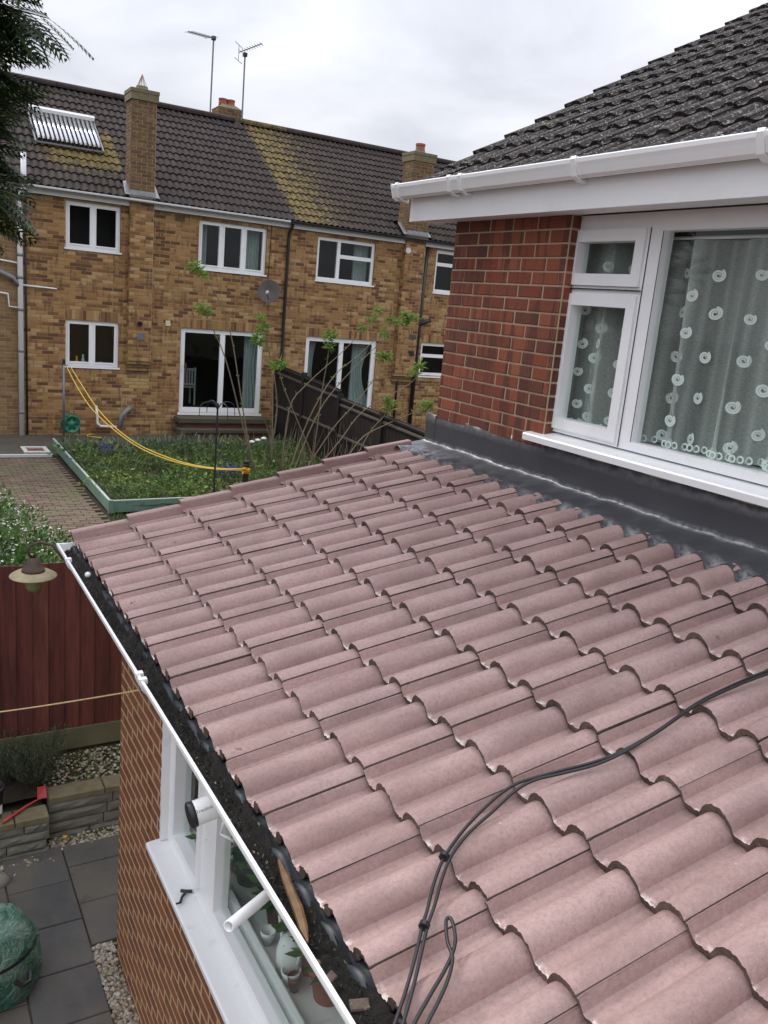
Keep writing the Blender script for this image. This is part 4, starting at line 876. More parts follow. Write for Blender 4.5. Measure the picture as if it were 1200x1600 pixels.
def pebbles(name, label, n, place, parent=None, r0=.008, r1=.02):
    ph = np.array([(0, 0, 1)]+[(math.cos(a)*.95, math.sin(a)*.95, .25) for a in np.arange(5)*1.2566]+[(math.cos(a+.6)*.9, math.sin(a+.6)*.9, -.45) for a in np.arange(5)*1.2566])
    fc = [(0, 1+i, 1+(i+1) % 5) for i in range(5)]+[(1+i, 6+i, 1+(i+1) % 5) for i in range(5)]+[(6+i, 6+(i+1) % 5, 1+(i+1) % 5) for i in range(5)]
    mb = MB()
    for _ in range(n):
        c = place(); r = random.uniform(r0, r1); a = random.uniform(0, 6.28); s = (random.uniform(.8, 1.4), random.uniform(.7, 1.), random.uniform(.45, .8))
        mb.add([(c[0]+r*(p[0]*s[0]*math.cos(a)-p[1]*s[1]*math.sin(a)), c[1]+r*(p[0]*s[0]*math.sin(a)+p[1]*s[1]*math.cos(a)), c[2]+r*p[2]*s[2]) for p in ph], fc)
    o = mb.build(name, M['pebble'], parent, True); tag(o, label, 'gravel', kind='stuff'); return o
pebbles('gravel', 'pale pebble strip along the foot of the extension wall', 2600, lambda: (random.uniform(1.003, 1.133), random.uniform(2.4, 4.885), GP-.03+random.uniform(0, .03)))
def edge_gravel():
    t = random.random(); x = .4+1.2*t; return (x, (5.90 if x < .93 else 6.08)+random.uniform(-.09, .08), GP-.025+random.uniform(0, .02))
pebbles('edge_gravel', 'loose pebbles between the slabs and the stone retaining wall', 700, edge_gravel)
# retaining walls of split stone
def stone_wall(name, x0, x1, y0, y1, z0, z1, label, rows):
    t = thing(name, ((x0+x1)/2, y0, z0), label, 'wall'); h = (z1-z0)/rows
    m = MB(); m.box(x0+.01, x1-.012, y0+.02, y1, z0-.1, z1-.002); m.build('core', M['soil'], t)
    for r in range(rows):
        x = x0
        while x < x1-.02:
            w = min(random.uniform(.28, .5), x1-x); m = MB(); g = .004; n = 7; V = []
            for jz in range(4):
                for i in range(n):
                    edge = i in (0, n-1) or jz in (0, 3)
                    V.append((x+g+(w-2*g)*i/(n-1), y0-(0 if edge else random.uniform(.004, .018)), z0+r*h+g+(h-2*g)*jz/3))
            F_ = [(j*n+i, j*n+i+1, (j+1)*n+i+1, (j+1)*n+i) for j in range(3) for i in range(n-1)]; m.add(V, F_)
            a, b, c, d = x+g, x+w-g, z0+r*h+g, z0+r*h+h-g
            m.add([(a, y0, c), (b, y0, c), (b, y0, d), (a, y0, d), (a, y0+.1, c), (b, y0+.1, c), (b, y0+.1, d), (a, y0+.1, d)], [(3, 2, 6, 7), (1, 5, 6, 2), (0, 3, 7, 4), (0, 4, 5, 1)])
            m.build('stone', M['stone'], t); x += w
    x = x0
    while x < x1-.02:
        w = min(random.uniform(.3, .45), x1-x); m = MB().add(*brick_mesh(w-.008, .17, .05, None, .008)); me = m.mesh('coping_stone', M['coping']); link('coping_stone', me, t, Matrix.Translation((x+.004, y0-.012, z1))); x += w
    return t
stone_wall('retaining_wall', .93, 2.4, 6.17, 6.34, GP-.06, -3.95, 'low split-stone retaining wall with mossy coping, running behind the extension corner', 4)
stone_wall('retaining_wall', -1.2, .915, 6.02, 6.5, GP-.06, -4.0, 'stone retaining wall that steps forward under the red-handled tool', 4)
mb = MB(); V = []; nx, ny = 40, 12
for j in range(ny+1):
    for i in range(nx+1):
        x = -1.2+3.6*i/nx; y = 6.28+.5*j/ny; V.append((x, y, -3.945+.19*(j/ny)+random.uniform(-.012, .012)))
mb.add(V, [(j*(nx+1)+i, j*(nx+1)+i+1, (j+1)*(nx+1)+i+1, (j+1)*(nx+1)+i) for j in range(ny) for i in range(nx)]); struct(mb.build('raised_bed_soil', M['soil'], None, True))
def bedp():
    y = random.uniform(6.32, 6.62); return (random.triangular(.75, 1.75, 1.35), y, -3.945+.19*(y-6.28)/.5+.008)
pebbles('bed_gravel', 'scattered pale pebbles on the soil below the red fence', 420, bedp, r0=.008, r1=.017)
# red fence
fe = thing('red_fence', (1, 6.66, -3.77), 'red-stained vertical board fence on a mossy gravel board', 'fence')
x = -1.6; k = 0
while x < 2.6:
    w = .118; m = MB(); z1 = -2.165+random.uniform(-.006, .006)
    m.add([(x, 6.655, -3.60), (x+.128, 6.643, -3.60), (x+.128, 6.643, z1), (x, 6.655, z1), (x, 6.668, -3.60), (x+.128, 6.664, -3.60), (x+.128, 6.664, z1), (x, 6.668, z1)], [(0, 1, 2, 3), (4, 7, 6, 5), (3, 2, 6, 7), (0, 4, 5, 1), (0, 3, 7, 4), (1, 5, 6, 2)])
    m.build('board', M['redwood'], fe); x += w; k += 1
for z in (-3.4, -2.35): m = MB(); m.box(-1.6, 2.6, 6.67, 6.71, z-.04, z+.04); m.build('rail', M['redwood'], fe)
m = MB(); m.box(-1.6, 2.6, 6.630, 6.672, -3.775, -3.595); m.build('gravel_board', M['gravelboard'], fe)
m = MB(); m.box(-1.6, 2.6, 6.655, 6.70, -4.0, -3.778); m.build('gravel_board', M['soil'], fe)
# lavender in the raised bed
def tuft(mb, c, n, h, spread, lw=.004, ll=.03, lpb=9, stem=True):
    for _ in range(n):
        a = random.uniform(0, 6.283); s = spread*math.sqrt(random.random()); d = Vector((math.cos(a)*s, math.sin(a)*s, h*random.uniform(.6, 1.))); P0 = Vector(c)+Vector((math.cos(a)*s*.25, math.sin(a)*s*.25, 0))
        for k in range(lpb):
            f = .25+.75*k/lpb; p = P0+d*f; dr = (d.normalized()*.6+Vector((random.uniform(-1, 1), random.uniform(-1, 1), random.uniform(-.2, .8)))); leaves(mb, p, dr, ll*random.uniform(.7, 1.3), lw*2.2)
        if stem:
            q = P0+d; e = Vector((d.y, -d.x, 0)).normalized()*.0025; mb.add([P0-e, P0+e, q+e*.5, q-e*.5], [(0, 1, 2, 3)])
for (c, n, h, s, lb) in (((.86, 6.42, -3.93), 170, .46, .26, 'grey-green lavender clump sprawling over the raised bed by the red-handled tool'), ((.60, 6.50, -3.93), 110, .42, .24, 'dull lavender clump beside the black pot')):
    t = thing('lavender_plant', c, lb, 'plant', 'lavender in the raised bed'); mb = MB(); tuft(mb, c, n, h, s, .0035, .034, 12); mb.build('foliage', M['lav'], t)
    mb = MB(); [mb.tube([c, Vector(c)+Vector((random.uniform(-.1, .1), random.uniform(-.1, .1), .13))], .004, 4) for _ in range(5)]; mb.build('stem', M['bark'], t)
mb = MB()
for _ in range(900):
    if random.random() < .5: c = (random.uniform(.45, 1.6), 0, GP-.02); c = (c[0], (5.93 if c[0] < .93 else 6.13)+random.uniform(-.05, .04), GP-.02)
    else: c = bedp()
    for _ in range(3): leaves(mb, c, (random.uniform(-1, 1), random.uniform(-1, 1), random.uniform(.3, 1.2)), random.uniform(.012, .03), .007)
tag(mb.build('weeds', M['cover']), 'low green weeds and moss along the stone walls', 'weeds', kind='stuff')
# black pot with label, red tool, yellow leaf
p = onY(2, 1262, 6.12); zt = onY(0, 1212, 6.12).z; t = thing('plant_pot', (p.x-.05, 6.14, -3.95), 'black plastic plant pot with a pale label on the stone wall', 'pot'); c = (p.x-.075, 6.14, -3.948)
m = MB(); m.lathe(c, [(.075, 0), (.098, .235), (.104, .235), (.104, .26), (.09, .26), (.085, .2)], 20, cap=False); m.build('pot', M['black'], t, True)
m = MB(); m.lathe(c, [(.084, .2), (.0, .2)], 16, cap=False); m.build('soil', M['soil'], t)
m = MB(); V = [(c[0]+.0905*math.cos(a), c[1]+.0905*math.sin(a), c[2]+z) for z in (.05, .12) for a in np.linspace(-1.5, -.5, 7)]; m.add(V, [(i, i+1, 8+i, 7+i) for i in range(6)]); m.build('label', M['potwhite'], t)
pts = [onZ(5, 1285, -3.93), onZ(40, 1260, -3.925), onZ(58, 1250, -3.92), onZ(66, 1247, -3.90)]; t = thing('hand_hoe', pts[0], 'hand hoe with red handle and red blade lying on the stone wall', 'tool')
m = MB(); m.tube(pts, [.011, .010, .007, .006], 8); m.build('handle', M['redplastic'], t, True)
q = pts[-1]; m = MB(); m.add([q+Vector((-.035, .0, .0)), q+Vector((.035, -.01, .0)), q+Vector((.03, .04, .075)), q+Vector((-.03, .04, .075)), q+Vector((-.035, .004, .0)), q+Vector((.035, -.006, .0)), q+Vector((.03, .044, .075)), q+Vector((-.03, .044, .075))], [(0, 1, 2, 3), (4, 7, 6, 5), (0, 4, 5, 1), (2, 6, 7, 3), (0, 3, 7, 4), (1, 5, 6, 2)]); m.build('blade', M['redplastic'], t)
q = onZ(97, 1309, GP+.01); m = MB(); leaves(m, q, (1, .2, .1), .05, .03); leaves(m, q, (.9, -.1, .25), .045, .025); tag(m.build('fallen_leaf', M['yellow']), 'single yellow fallen leaf on the pebbles', 'leaf')
# round terracotta pebble dish left of the slabs (stone)
q = onZ(3, 1378, GP); m = MB(); m.lathe((q.x-.02, q.y, GP-.03), [(.07, 0), (.075, .05), (.05, .085), (0, .1)], 12); tag(m.build('boulder', M['stone'], None, True), 'small round grey boulder at the edge of the slabs', 'stone')
# green garden-waste bag: bulging drum, woven, with black strap and handle
c = Vector((.43, 4.80, GP)); t = thing('garden_waste_bag', c, 'bulging green woven garden waste bag with black straps on the slabs', 'bag')
mb = MB(); n, k = 40, 16; V = []
for j in range(k+1):
    f = j/k; z = GP+.005+.46*f; rad = .255*(1-.18*(f-.35)**2*4-.9*max(0, f-.78)**1.3)
    for i in range(n):
        a = 6.283*i/n; w = 1+.035*math.sin(3*a+4*f)+.03*math.sin(7*a+2+9*f)+.02*math.sin(13*a-6*f)
        V.append((c.x+rad*w*math.cos(a)-.04*f, c.y+rad*w*math.sin(a), z+.03*f*math.sin(2*a+1)))
V.append((c.x-.04, c.y, GP+.46)); F_ = [(j*n+i, j*n+(i+1) % n, (j+1)*n+(i+1) % n, (j+1)*n+i) for j in range(k) for i in range(n)]+[(k*n+i, k*n+(i+1) % n, (k+1)*n) for i in range(n)]
mb.add(V, F_); mb.build('sack', M['bag'], t, True)
def on_bag(a, f): 
    rad = .255*(1-.18*(f-.35)**2*4-.9*max(0, f-.78)**1.3)*1.035; return Vector((c.x+rad*math.cos(a)-.04*f, c.y+rad*math.sin(a), GP+.005+.46*f))
mb = MB(); P_s = [on_bag(a, .55+.10*math.cos(a+.6)) for a in np.linspace(-2.6, 1.2, 26)]
V = []
for q in P_s: V += [q+Vector((0, 0, .012)), q-Vector((0, 0, .012))]
mb.add(V, [(2*i, 2*i+1, 2*i+3, 2*i+2) for i in range(25)]); mb.build('strap', M['black'], t)
mb = MB(); mb.tube([on_bag(-1.25, .42), on_bag(-1.15, .34)+Vector((.01, -.02, 0)), on_bag(-.95, .34)+Vector((.01, -.02, 0)), on_bag(-.85, .42)], .014, 6); mb.build('handle', M['black'], t)

# ---- things on and by the extension
# gutter debris
mb = MB(); ys = np.arange(YN_, 4.84, .014); V = []; nxg = 9
for y in ys:
    for i in range(nxg):
        f = i/(nxg-1); x = gx-gr+.007+f*(.866-(gx-gr+.007)); dep = .018*math.sin(math.pi*f)
        hgt = .010*math.sin(y*6+1)+.008*math.sin(y*17)+random.uniform(-.007, .007)
        V.append((x, y, gz-.008-.012*(1-f)-dep*.2+hgt*(1 if 0 < i else .3)+.016*max(0, f-.75)*4))
n = len(ys); mb.add(V, [(i*nxg+j, i*nxg+j+1, (i+1)*nxg+j+1, (i+1)*nxg+j) for i in range(n-1) for j in range(nxg-1)])
tag(mb.build('gutter_moss', M['debris']), 'black rotting moss and silt filling the low gutter', 'moss', kind='stuff')
mb = MB()
for _ in range(650):
    y = random.choice([random.uniform(.6, 4.8), random.gauss(2.45, .25), random.gauss(1.7, .3)]); x = random.uniform(.80, .853); z = gz-.004+random.uniform(-.006, .006)
    leaves(mb, (x, min(4.8, y), z), (random.uniform(-1, 1), random.uniform(-1, 1), random.uniform(.1, .8)), random.uniform(.006, .018), random.uniform(.003, .008))
_lm = leaf('gutter_litter', [(0., (.008, .006, .004)), (.75, (.018, .014, .007)), (.93, (.06, .045, .02)), (1., (.30, .24, .15))], .1)
tag(mb.build('gutter_litter', _lm), 'specks of leaf litter and grit on the gutter moss', 'litter', kind='stuff')
zg = gz+.004
def inG(u_, v_, dz=0.): return onZ(u_, v_, zg+dz)
A_, B_ = inG(436, 1345, .0), inG(481, 1472, .0); mid = inG(466, 1420, .004)
t_ = (B_-A_).normalized(); s_ = Vector((t_.y, -t_.x, 0)); m = MB(); V = []
for (q, w, h) in ((A_, .004, .006), (A_+(mid-A_)*.35, .010, .008), (mid, .012, .008), (mid+(B_-mid)*.6, .010, .007), (B_, .002, .004)): V += [q-s_*w+Vector((0, 0, -h)), q+s_*w*1.0+Vector((0, 0, -h)), q+s_*w+Vector((0, 0, h*.5)), q-s_*w*.3+Vector((0, 0, h)), q-s_*w+Vector((0, 0, h*.4))]
m.add(V, [(5*i+j, 5*i+(j+1) % 5, 5*i+5+(j+1) % 5, 5*i+5+j) for i in range(4) for j in range(5)]+[(4, 3, 2, 1, 0), (20, 21, 22, 23, 24)])
tag(m.build('timber_offcut', M['wood']), 'splintered orange-brown timber offcut lying in the gutter', 'wood')
for (u_, v_, r, w, lb) in ((520, 1535, .5, .016, 'broken brown tile shard wedged in the gutter beside the timber offcut'), (556, 1572, -.3, .02, 'larger broken tile shard where the cables meet the gutter')):
    q = inG(u_, v_, -.012); m = MB().add(*brick_mesh(w*2.2, w*1.3, .009, None, .003)); o = link('tile_shard', m.mesh('tile_shard', M['tile_edge']), None, Matrix.Translation(q-Vector((w, w*.6, 0))) @ Matrix.Rotation(r, 4, 'Z') @ Matrix.Rotation(.35, 4, 'X')); tag(o, lb, 'tile shard')
q = inG(137, 898, .012); m = MB(); m.lathe(q-Vector((0, 0, .015)), [(.015*math.sin(a), .015-.015*math.cos(a)) for a in np.linspace(0, math.pi, 9)], 14, cap=False); tag(m.build('ball', M['potwhite'], None, True), 'small white ball resting in the gutter moss', 'ball')
# security camera under the gutter
q = onX(328, 1262, .83); t = thing('security_camera', q, 'white bullet security camera with black face under the gutter', 'camera')
ax = (Vector((-.82, .02, -.16))).normalized(); m = MB(); m.lathe(q-ax*.05, [(.030, 0), (.038, .012), (.040, .05), (.040, .100)], 24, axis=ax, cap=False); m.lathe(q-ax*.05, [(.0, -.002), (.030, 0)], 24, axis=ax, cap=False); m.build('housing', M['upvc'], t, True)
m = MB(); m.lathe(q-ax*.05, [(.0395, .099), (.0415, .101), (.0415, .118), (.034, .122), (.016, .114), (.0, .114)], 20, axis=ax, cap=False); fc_ = m.build('camera_face', M['black'], t, True)
m = MB(); m.lathe(q-ax*.05, [(.012, .113), (.011, .118), (.0, .12)], 14, axis=ax, cap=False); m.build('lens', M['glass_nb'], fc_, True)
m = MB(); m.tube([q-ax*.02, q-ax*.02+Vector((.06, 0, .05)), (.90, q.y, -1.56)], .014, 8); m.build('mount', M['upvc'], t, True)
m = MB(); w0 = onX(350, 1290, .86); m.tube([w0+Vector((0, -.0, .02)), onX(345, 1297, .86), onX(346, 1304, .86), onX(356, 1309, .86), onX(364, 1314, .88), onX(368, 1310, .90)], .005, 6); m.build('camera_cable', M['upvc'], t, True)
# faint print on the camera body
tcu = bpy.data.curves.new('print', 'FONT'); tcu.body = 'reolink'; tcu.size = .016; to = bpy.data.objects.new('print_tmp', tcu); COL.objects.link(to)
dg = bpy.context.evaluated_depsgraph_get(); tme = bpy.data.meshes.new_from_object(to.evaluated_get(dg)); bpy.data.objects.remove(to); tme.materials.append(M['greypipe'])
side = Vector((0, 0, 1)).cross(ax).normalized(); nup = (-q).normalized(); nup = (nup-ax*nup.dot(ax)).normalized(); dnv = nup.cross(-ax)
def wrapm(me, off):
    for v in me.vertices: 
        a = (v.co.y-.004)/.0405; s = -v.co.x+off; P = q + ax*(.052-.105+.05+s) + nup*.0408*math.cos(a) + dnv*.0408*math.sin(a)*1.0; v.co = P
wrapm(tme, .045); link('printed_name', tme, t)
m = MB(); n = 18; m.add([((r_)*math.cos(a), .006+(r_)*math.sin(a), 0) for r_ in (.0045, .0065) for a in np.linspace(0, 6.283, n+1)[:-1]], [(i, (i+1) % n, n+(i+1) % n, n+i) for i in range(n)]); me = m.mesh('printed_logo', M['greypipe']); wrapm(me, .054); link('printed_logo', me, t)
# swan-neck lantern on the fascia end
L0 = onY(52, 893, 4.95); t = thing('wall_lantern', L0, 'rusty swan-neck lantern with lichened shade hanging off the gutter end', 'lamp')
top = L0+Vector((0, 0, .12)); m = MB(); c1 = onY(42, 862, 4.95); c2_ = onY(62, 847, 4.95); c3_ = onY(82, 852, 4.94); c4_ = onY(98, 872, 4.93)
m.tube([onY(50, 872, 4.95), c1, onY(48, 852, 4.95), c2_, c3_, c4_, (.93, 4.90, -1.60)], .0085, 8); m.build('arm', M['rust'], t, True)
m = MB(); m.box(.915, .935, 4.86, 4.94, -1.70, -1.5); m.build('wall_plate', M['rust'], t)
m = MB(); m.lathe(L0, [(.015, .085), (.03, .075), (.045, .05), (.055, .02), (.062, .018), (.064, .0), (.0, -.005)], 16, cap=False); m.build('cap', M['rust'], t, True)
m = MB(); m.lathe(L0, [(.05, .004), (.10, -.004), (.128, -.022), (.130, -.026), (.10, -.012), (.05, -.006)], 26, cap=False); m.build('lamp_shade', M['lampshade'], t, True)
m = MB(); m.lathe(L0, [(.048, -.006), (.05, -.05), (.046, -.09), (.03, -.115), (0, -.12)], 18, cap=False); m.build('glass_jar', M['lampglass'], t, True)
# rope from the wall towards the left
a, b = onX(225, 1077, XE-.006), onY(0, 1115, 5.2); b2 = b+(b-a)*.9+Vector((0, 0, .06)); m = MB()
pts = [a+(b2-a)*(i/40)+Vector((0, 0, -.02*math.sin(math.pi*i/40))) for i in range(41)]
d_ = (b2-a).normalized(); s_ = d_.orthogonal().normalized(); u2 = d_.cross(s_); NN = 260
for ph in (0, math.pi):
    P = []
    for i in range(NN+1):
        f = i/NN; c_ = a+(b2-a)*f+Vector((0, 0, -.02*math.sin(math.pi*f))); an = f*(b2-a).length/.035*6.283+ph; P.append(c_+(s_*math.cos(an)+u2*math.sin(an))*.0022)
    m.tube(P, .003, 5)
tag(m.build('clothes_line', simple('pale_twine', (.60, .46, .24), .8, .35, 60.)), 'twisted pale rope tied from the extension wall across the red fence', 'rope')
m = MB(); m.tube([a+Vector((.02, 0, 0)), a-Vector((.02, 0, 0)), a-Vector((.028, 0, -.015))], .004, 6); tag(m.build('wall_hook', M['galv']), 'small metal hook holding the pale rope on the brick wall', 'hook')
# black bracket lying on the sill
q = onZ(288, 1402, ZB+.002); t = thing('plastic_clip', q, 'small black plastic clip lying on the white window sill', 'clip'); m = MB()
m.tube([q+Vector((.02, .03, .006)), q+Vector((-.01, .0, .006)), q+Vector((-.03, -.035, .006))], .0065, 6); m.build('stem', M['black'], t); m = MB(); m.tube([q+Vector((-.005, .045, .006)), q+Vector((.02, .03, .006)), q+Vector((.045, .02, .006))], .008, 6); m.build('head', M['black'], t)
m = MB(); m.tube([q+Vector((-.03, -.035, .006)), q+Vector((-.05, -.035, .006))], .005, 5); m.build('prong', M['black'], t)
# plants and crockery on the window board
zb = -2.774
def flowerpot(u_, v_, r, h, mat, lb, plant=None, ph=.25, x=1.42):
    q = onX(u_, v_, x); q = Vector((x, q.y, zb)); t = thing('flower_pot', q, lb, 'flower pot', 'pots on the window board')
    m = MB(); m.lathe(q, [(r*.7, 0), (r*.95, h*.8), (r*1.05, h*.8), (r*1.05, h), (r*.9, h), (r*.85, h*.85)], 18, cap=False); m.build('pot', M[mat], t, True)
    m = MB(); m.lathe(q, [(r*.9, h*.86), (0, h*.88)], 14, cap=False); m.build('soil', M['soil'], t)
    if plant:
        m = MB(); c = q+Vector((0, 0, h*.9)); 
        for _ in range(110): d = Vector((random.uniform(-1, 1), random.uniform(-1, 1), random.uniform(.2, 1.4))); leaves(m, c+d*ph*random.uniform(.2, .8)*.8, d+Vector((0, 0, -.3)), random.uniform(.05, .10), random.uniform(.025, .05))
        m.build('foliage', M['bushleaf'], t)
        if plant == 'flower':
            for (fu, fv) in ((367, 1332), (363, 1355)):
                c2 = onX(fu, fv, x-.06); m = MB(); [leaves(m, c2, (random.uniform(-1, 1), random.uniform(-1, 1), random.uniform(-.4, 1)), .04, .03) for _ in range(22)]; m.build('flower_head', M['coral'], t)
flowerpot(385, 1440, .08, .14, 'brownpot', 'geranium with coral flowers in a brown pot behind the mullion', 'flower', .34)
flowerpot(433, 1500, .075, .14, 'brownpot', 'leafy plant in a brown pot beside the watering can', 'leaf', .16, 1.44)
flowerpot(480, 1560, .085, .16, 'terracotta', 'bushy plant in a terracotta pot past the watering can', 'leaf', .2, 1.46)
flowerpot(508, 1600, .085, .16, 'terracotta', 'bushy plant in a terracotta pot at the near end of the board', 'leaf', .2, 1.46)
q = onX(445, 1520, 1.36); q = Vector((1.37, q.y-.02, zb)); t = thing('watering_can', q, 'white watering can standing among the pots on the window board', 'watering can')
m = MB(); m.lathe(q, [(.06, 0), (.062, .1), (.05, .15), (.03, .17), (.0, .17)], 18); m.build('body', M['potwhite'], t, True); m = MB(); m.tube([q+Vector((0, .05, .05)), q+Vector((0, .10, .12)), q+Vector((0, .14, .20))], [.014, .01, .008], 8); m.build('spout', M['potwhite'], t, True)
m = MB(); m.tube([q+Vector((0, -.03, .165)), q+Vector((0, -.06, .21)), q+Vector((0, -.09, .16)), q+Vector((0, -.065, .06))], .008, 8); m.build('handle', M['potwhite'], t, True)
for (u_, v_, r, mat, lb) in ((457, 1555, .042, 'potwhite', 'white bowl beside the watering can'), (462, 1573, .03, 'brownpot', 'small dark pot in front of the white bowl'), (420, 1515, .035, 'potwhite', 'white cup behind the watering can')):
    q = onX(u_, v_, 1.36); m = MB(); m.lathe((1.345, q.y, zb), [(r*.6, 0), (r*.95, .05), (r, .07), (r*.9, .07), (r*.6, .012), (0, .01)], 18); tag(m.build('cup', M[mat], None, True), lb, 'cup')
# cables on the roof
def onroof(u_, v_, d=.008):
    dr = ray(u_, v_); z0_ = -1.40+d/math.cos(TH); return dr*((z0_-TAN*.858)/(dr.z-TAN*dr.x))
def cr_(pts, n=6):
    P = [Vector(p) for p in pts]; out = []
    for i in range(len(P)-1):
        p0, p1, p2, p3 = P[max(i-1, 0)], P[i], P[i+1], P[min(i+2, len(P)-1)]
        for k in range(n):
            t = k/n; out.append(.5*((2*p1)+(p2-p0)*t+(2*p0-5*p1+4*p2-p3)*t*t+(3*p1-p0-3*p2+p3)*t**3))
    return out+[P[-1]]
cabA = [(1330, 1010), (1260, 1030), (1200, 1048), (1150, 1068), (1090, 1098), (1030, 1140), (975, 1172), (930, 1190), (880, 1203), (835, 1215), (800, 1228), (765, 1255), (725, 1296), (695, 1338), (678, 1380), (668, 1420), (660, 1447), (650, 1490), (635, 1545), (615, 1605), (600, 1660)]
cabB = [(1330, 1016), (1260, 1036), (1200, 1053), (1150, 1072), (1090, 1101), (1030, 1142), (975, 1175), (930, 1195), (880, 1208), (835, 1219), (805, 1236), (772, 1266), (732, 1302), (705, 1338), (690, 1375), (679, 1415), (668, 1447), (658, 1490), (645, 1545), (628, 1605), (612, 1660)]
loop = [(630, 1660), (645, 1605), (672, 1555), (698, 1510), (711, 1475), (709, 1448), (703, 1434), (697, 1440), (699, 1470), (707, 1497), (700, 1530), (685, 1565), (663, 1610), (650, 1660)]
t = thing('power_cable', onroof(700, 1330), 'pair of black cables looping down across the pinkish roof tiles', 'cable')
for nm, c_, d in (('cable', cabA, .006), ('cable', cabB, .006), ('cable_loop', loop, .01)):
    m = MB(); m.tube(cr_([onroof(u_, v_, d) for u_, v_ in c_], 6), .0043, 8); m.build(nm, M['black'], t, True)
for (u_, v_) in ((663, 1446), (694, 1338)):
    q = onroof(u_, v_, .008); m = MB(); m.lathe(q, [(.013, -.006), (.013, .006)], 10, axis=onroof(u_-5, v_+12)-q); m.build('cable_tie', M['black'], t)

# ================================================================== the neighbours' garden
# concrete strip along the terrace, brick path, white edging
mb = MB(); mb.box(-4, 8.1, 17.35, YF, GN-.12, GN); struct(mb.build('concrete_strip', M['patio_nb']))
mb = MB(); mb.box(8.3, 22, 10, YF, GN-.12, GN-.02); struct(mb.build('far_yard', M['patio_nb']))
mb = MB(); mb.box(1.2, 2.70, 17.16, 17.24, GN-.02, GN+.03); tag(mb.build('white_edging', M['white_paint']), 'white painted edging across the end of the brick path', 'edging')
gp = struct(link('garden_path', MB().add([(.9, 8., GN-.055), (2.72, 8., GN-.055), (2.72, 17.2, GN-.055), (.9, 17.2, GN-.055)], [(0, 1, 2, 3)]).mesh('garden_path', M['soil']), None))
it = []
for j, y in enumerate(np.arange(8.6, 17.0, .105)):
    for x in np.arange(.95+(.105 if j % 2 else 0), 2.62, .21):
        it.append((Matrix.Translation((x, y, GN-.05+random.uniform(-.006, .004))) @ Matrix.Rotation(random.uniform(-.02, .02), 4, 'Z'), .2, .095, .05))
vis = lambda t: 0 if t[0].translation.y > 10.6 and t[0].translation.x > 1.2 else 10
lay(gp, 'paver', it, M['paver'], 300, key=lambda t: t[0].translation.length+vis(t), ch=.006)
# metal drain frame
t = thing('drain_cover', (2.45, 17.9, GN), 'white-edged square drain cover set in the concrete', 'drain cover'); m = MB(); m.box(2.30, 2.62, 17.55, 17.95, GN+.002, GN+.006); m.build('plate', M['stepbrick'], t); m = MB()
for q in rects_minus(2.22, 2.70, 17.45, 18.05, [(2.30, 2.62, 17.55, 17.95)]): m.box(*q, GN+.002, GN+.03)
m.build('frame', M['white_paint'], t)
# green planter edging
pe = thing('raised_planter', (2.8, 12.8, GN), 'green painted timber edging around the planted bed', 'planter')
def plank(a, b, h, th, name='board'):
    a, b = Vector(a), Vector(b); d = (b-a).normalized(); s = Vector((d.y, -d.x, 0))*th; z = Vector((0, 0, h)); m = MB()
    m.add([a, b, b+s, a+s, a+z, b+z, b+s+z, a+s+z], [(0, 3, 2, 1), (4, 5, 6, 7), (0, 1, 5, 4), (1, 2, 6, 5), (2, 3, 7, 6), (3, 0, 4, 7)]); o = m.build(name, M['planter'], pe)
    m = MB(); e = Vector((0, 0, h+.002)); w = s*1.15; m.add([a+e-s*.1, b+e-s*.1, b+e+w, a+e+w, a+e-s*.1+Vector((0, 0, .014)), b+e-s*.1+Vector((0, 0, .014)), b+e+w+Vector((0, 0, .014)), a+e+w+Vector((0, 0, .014))], [(0, 3, 2, 1), (4, 5, 6, 7), (0, 1, 5, 4), (1, 2, 6, 5), (2, 3, 7, 6), (3, 0, 4, 7)]); m.build('capping', M['planter_top'], pe)
PC = Vector((2.80, 12.70, GN)); plank(PC, (2.84, 18.1, GN), .17, .03); plank((7.6, 12.9, GN), PC+Vector((.032, .032, 0)), .17, .03)
m = MB(); m.box(PC.x-.02, PC.x+.05, PC.y-.02, PC.y+.05, GN, GN+.2); m.build('corner_post', M['planter'], pe)
mb = MB(); V = []; nx, ny = 60, 60
for j in range(ny+1):
    for i in range(nx+1):
        x = 2.84+5.2*i/nx; y = 12.74+4.9*j/ny; V.append((x, y, GN+.09+.05*math.sin(x*2.1)*math.sin(y*1.7)+random.uniform(-.02, .02)))
mb.add(V, [(j*(nx+1)+i, j*(nx+1)+i+1, (j+1)*(nx+1)+i+1, (j+1)*(nx+1)+i) for j in range(ny) for i in range(nx)]); struct(mb.build('planted_bed_soil', M['soil'], None, True))
bz = lambda x, y: GN+.09+.05*math.sin(x*2.1)*math.sin(y*1.7)
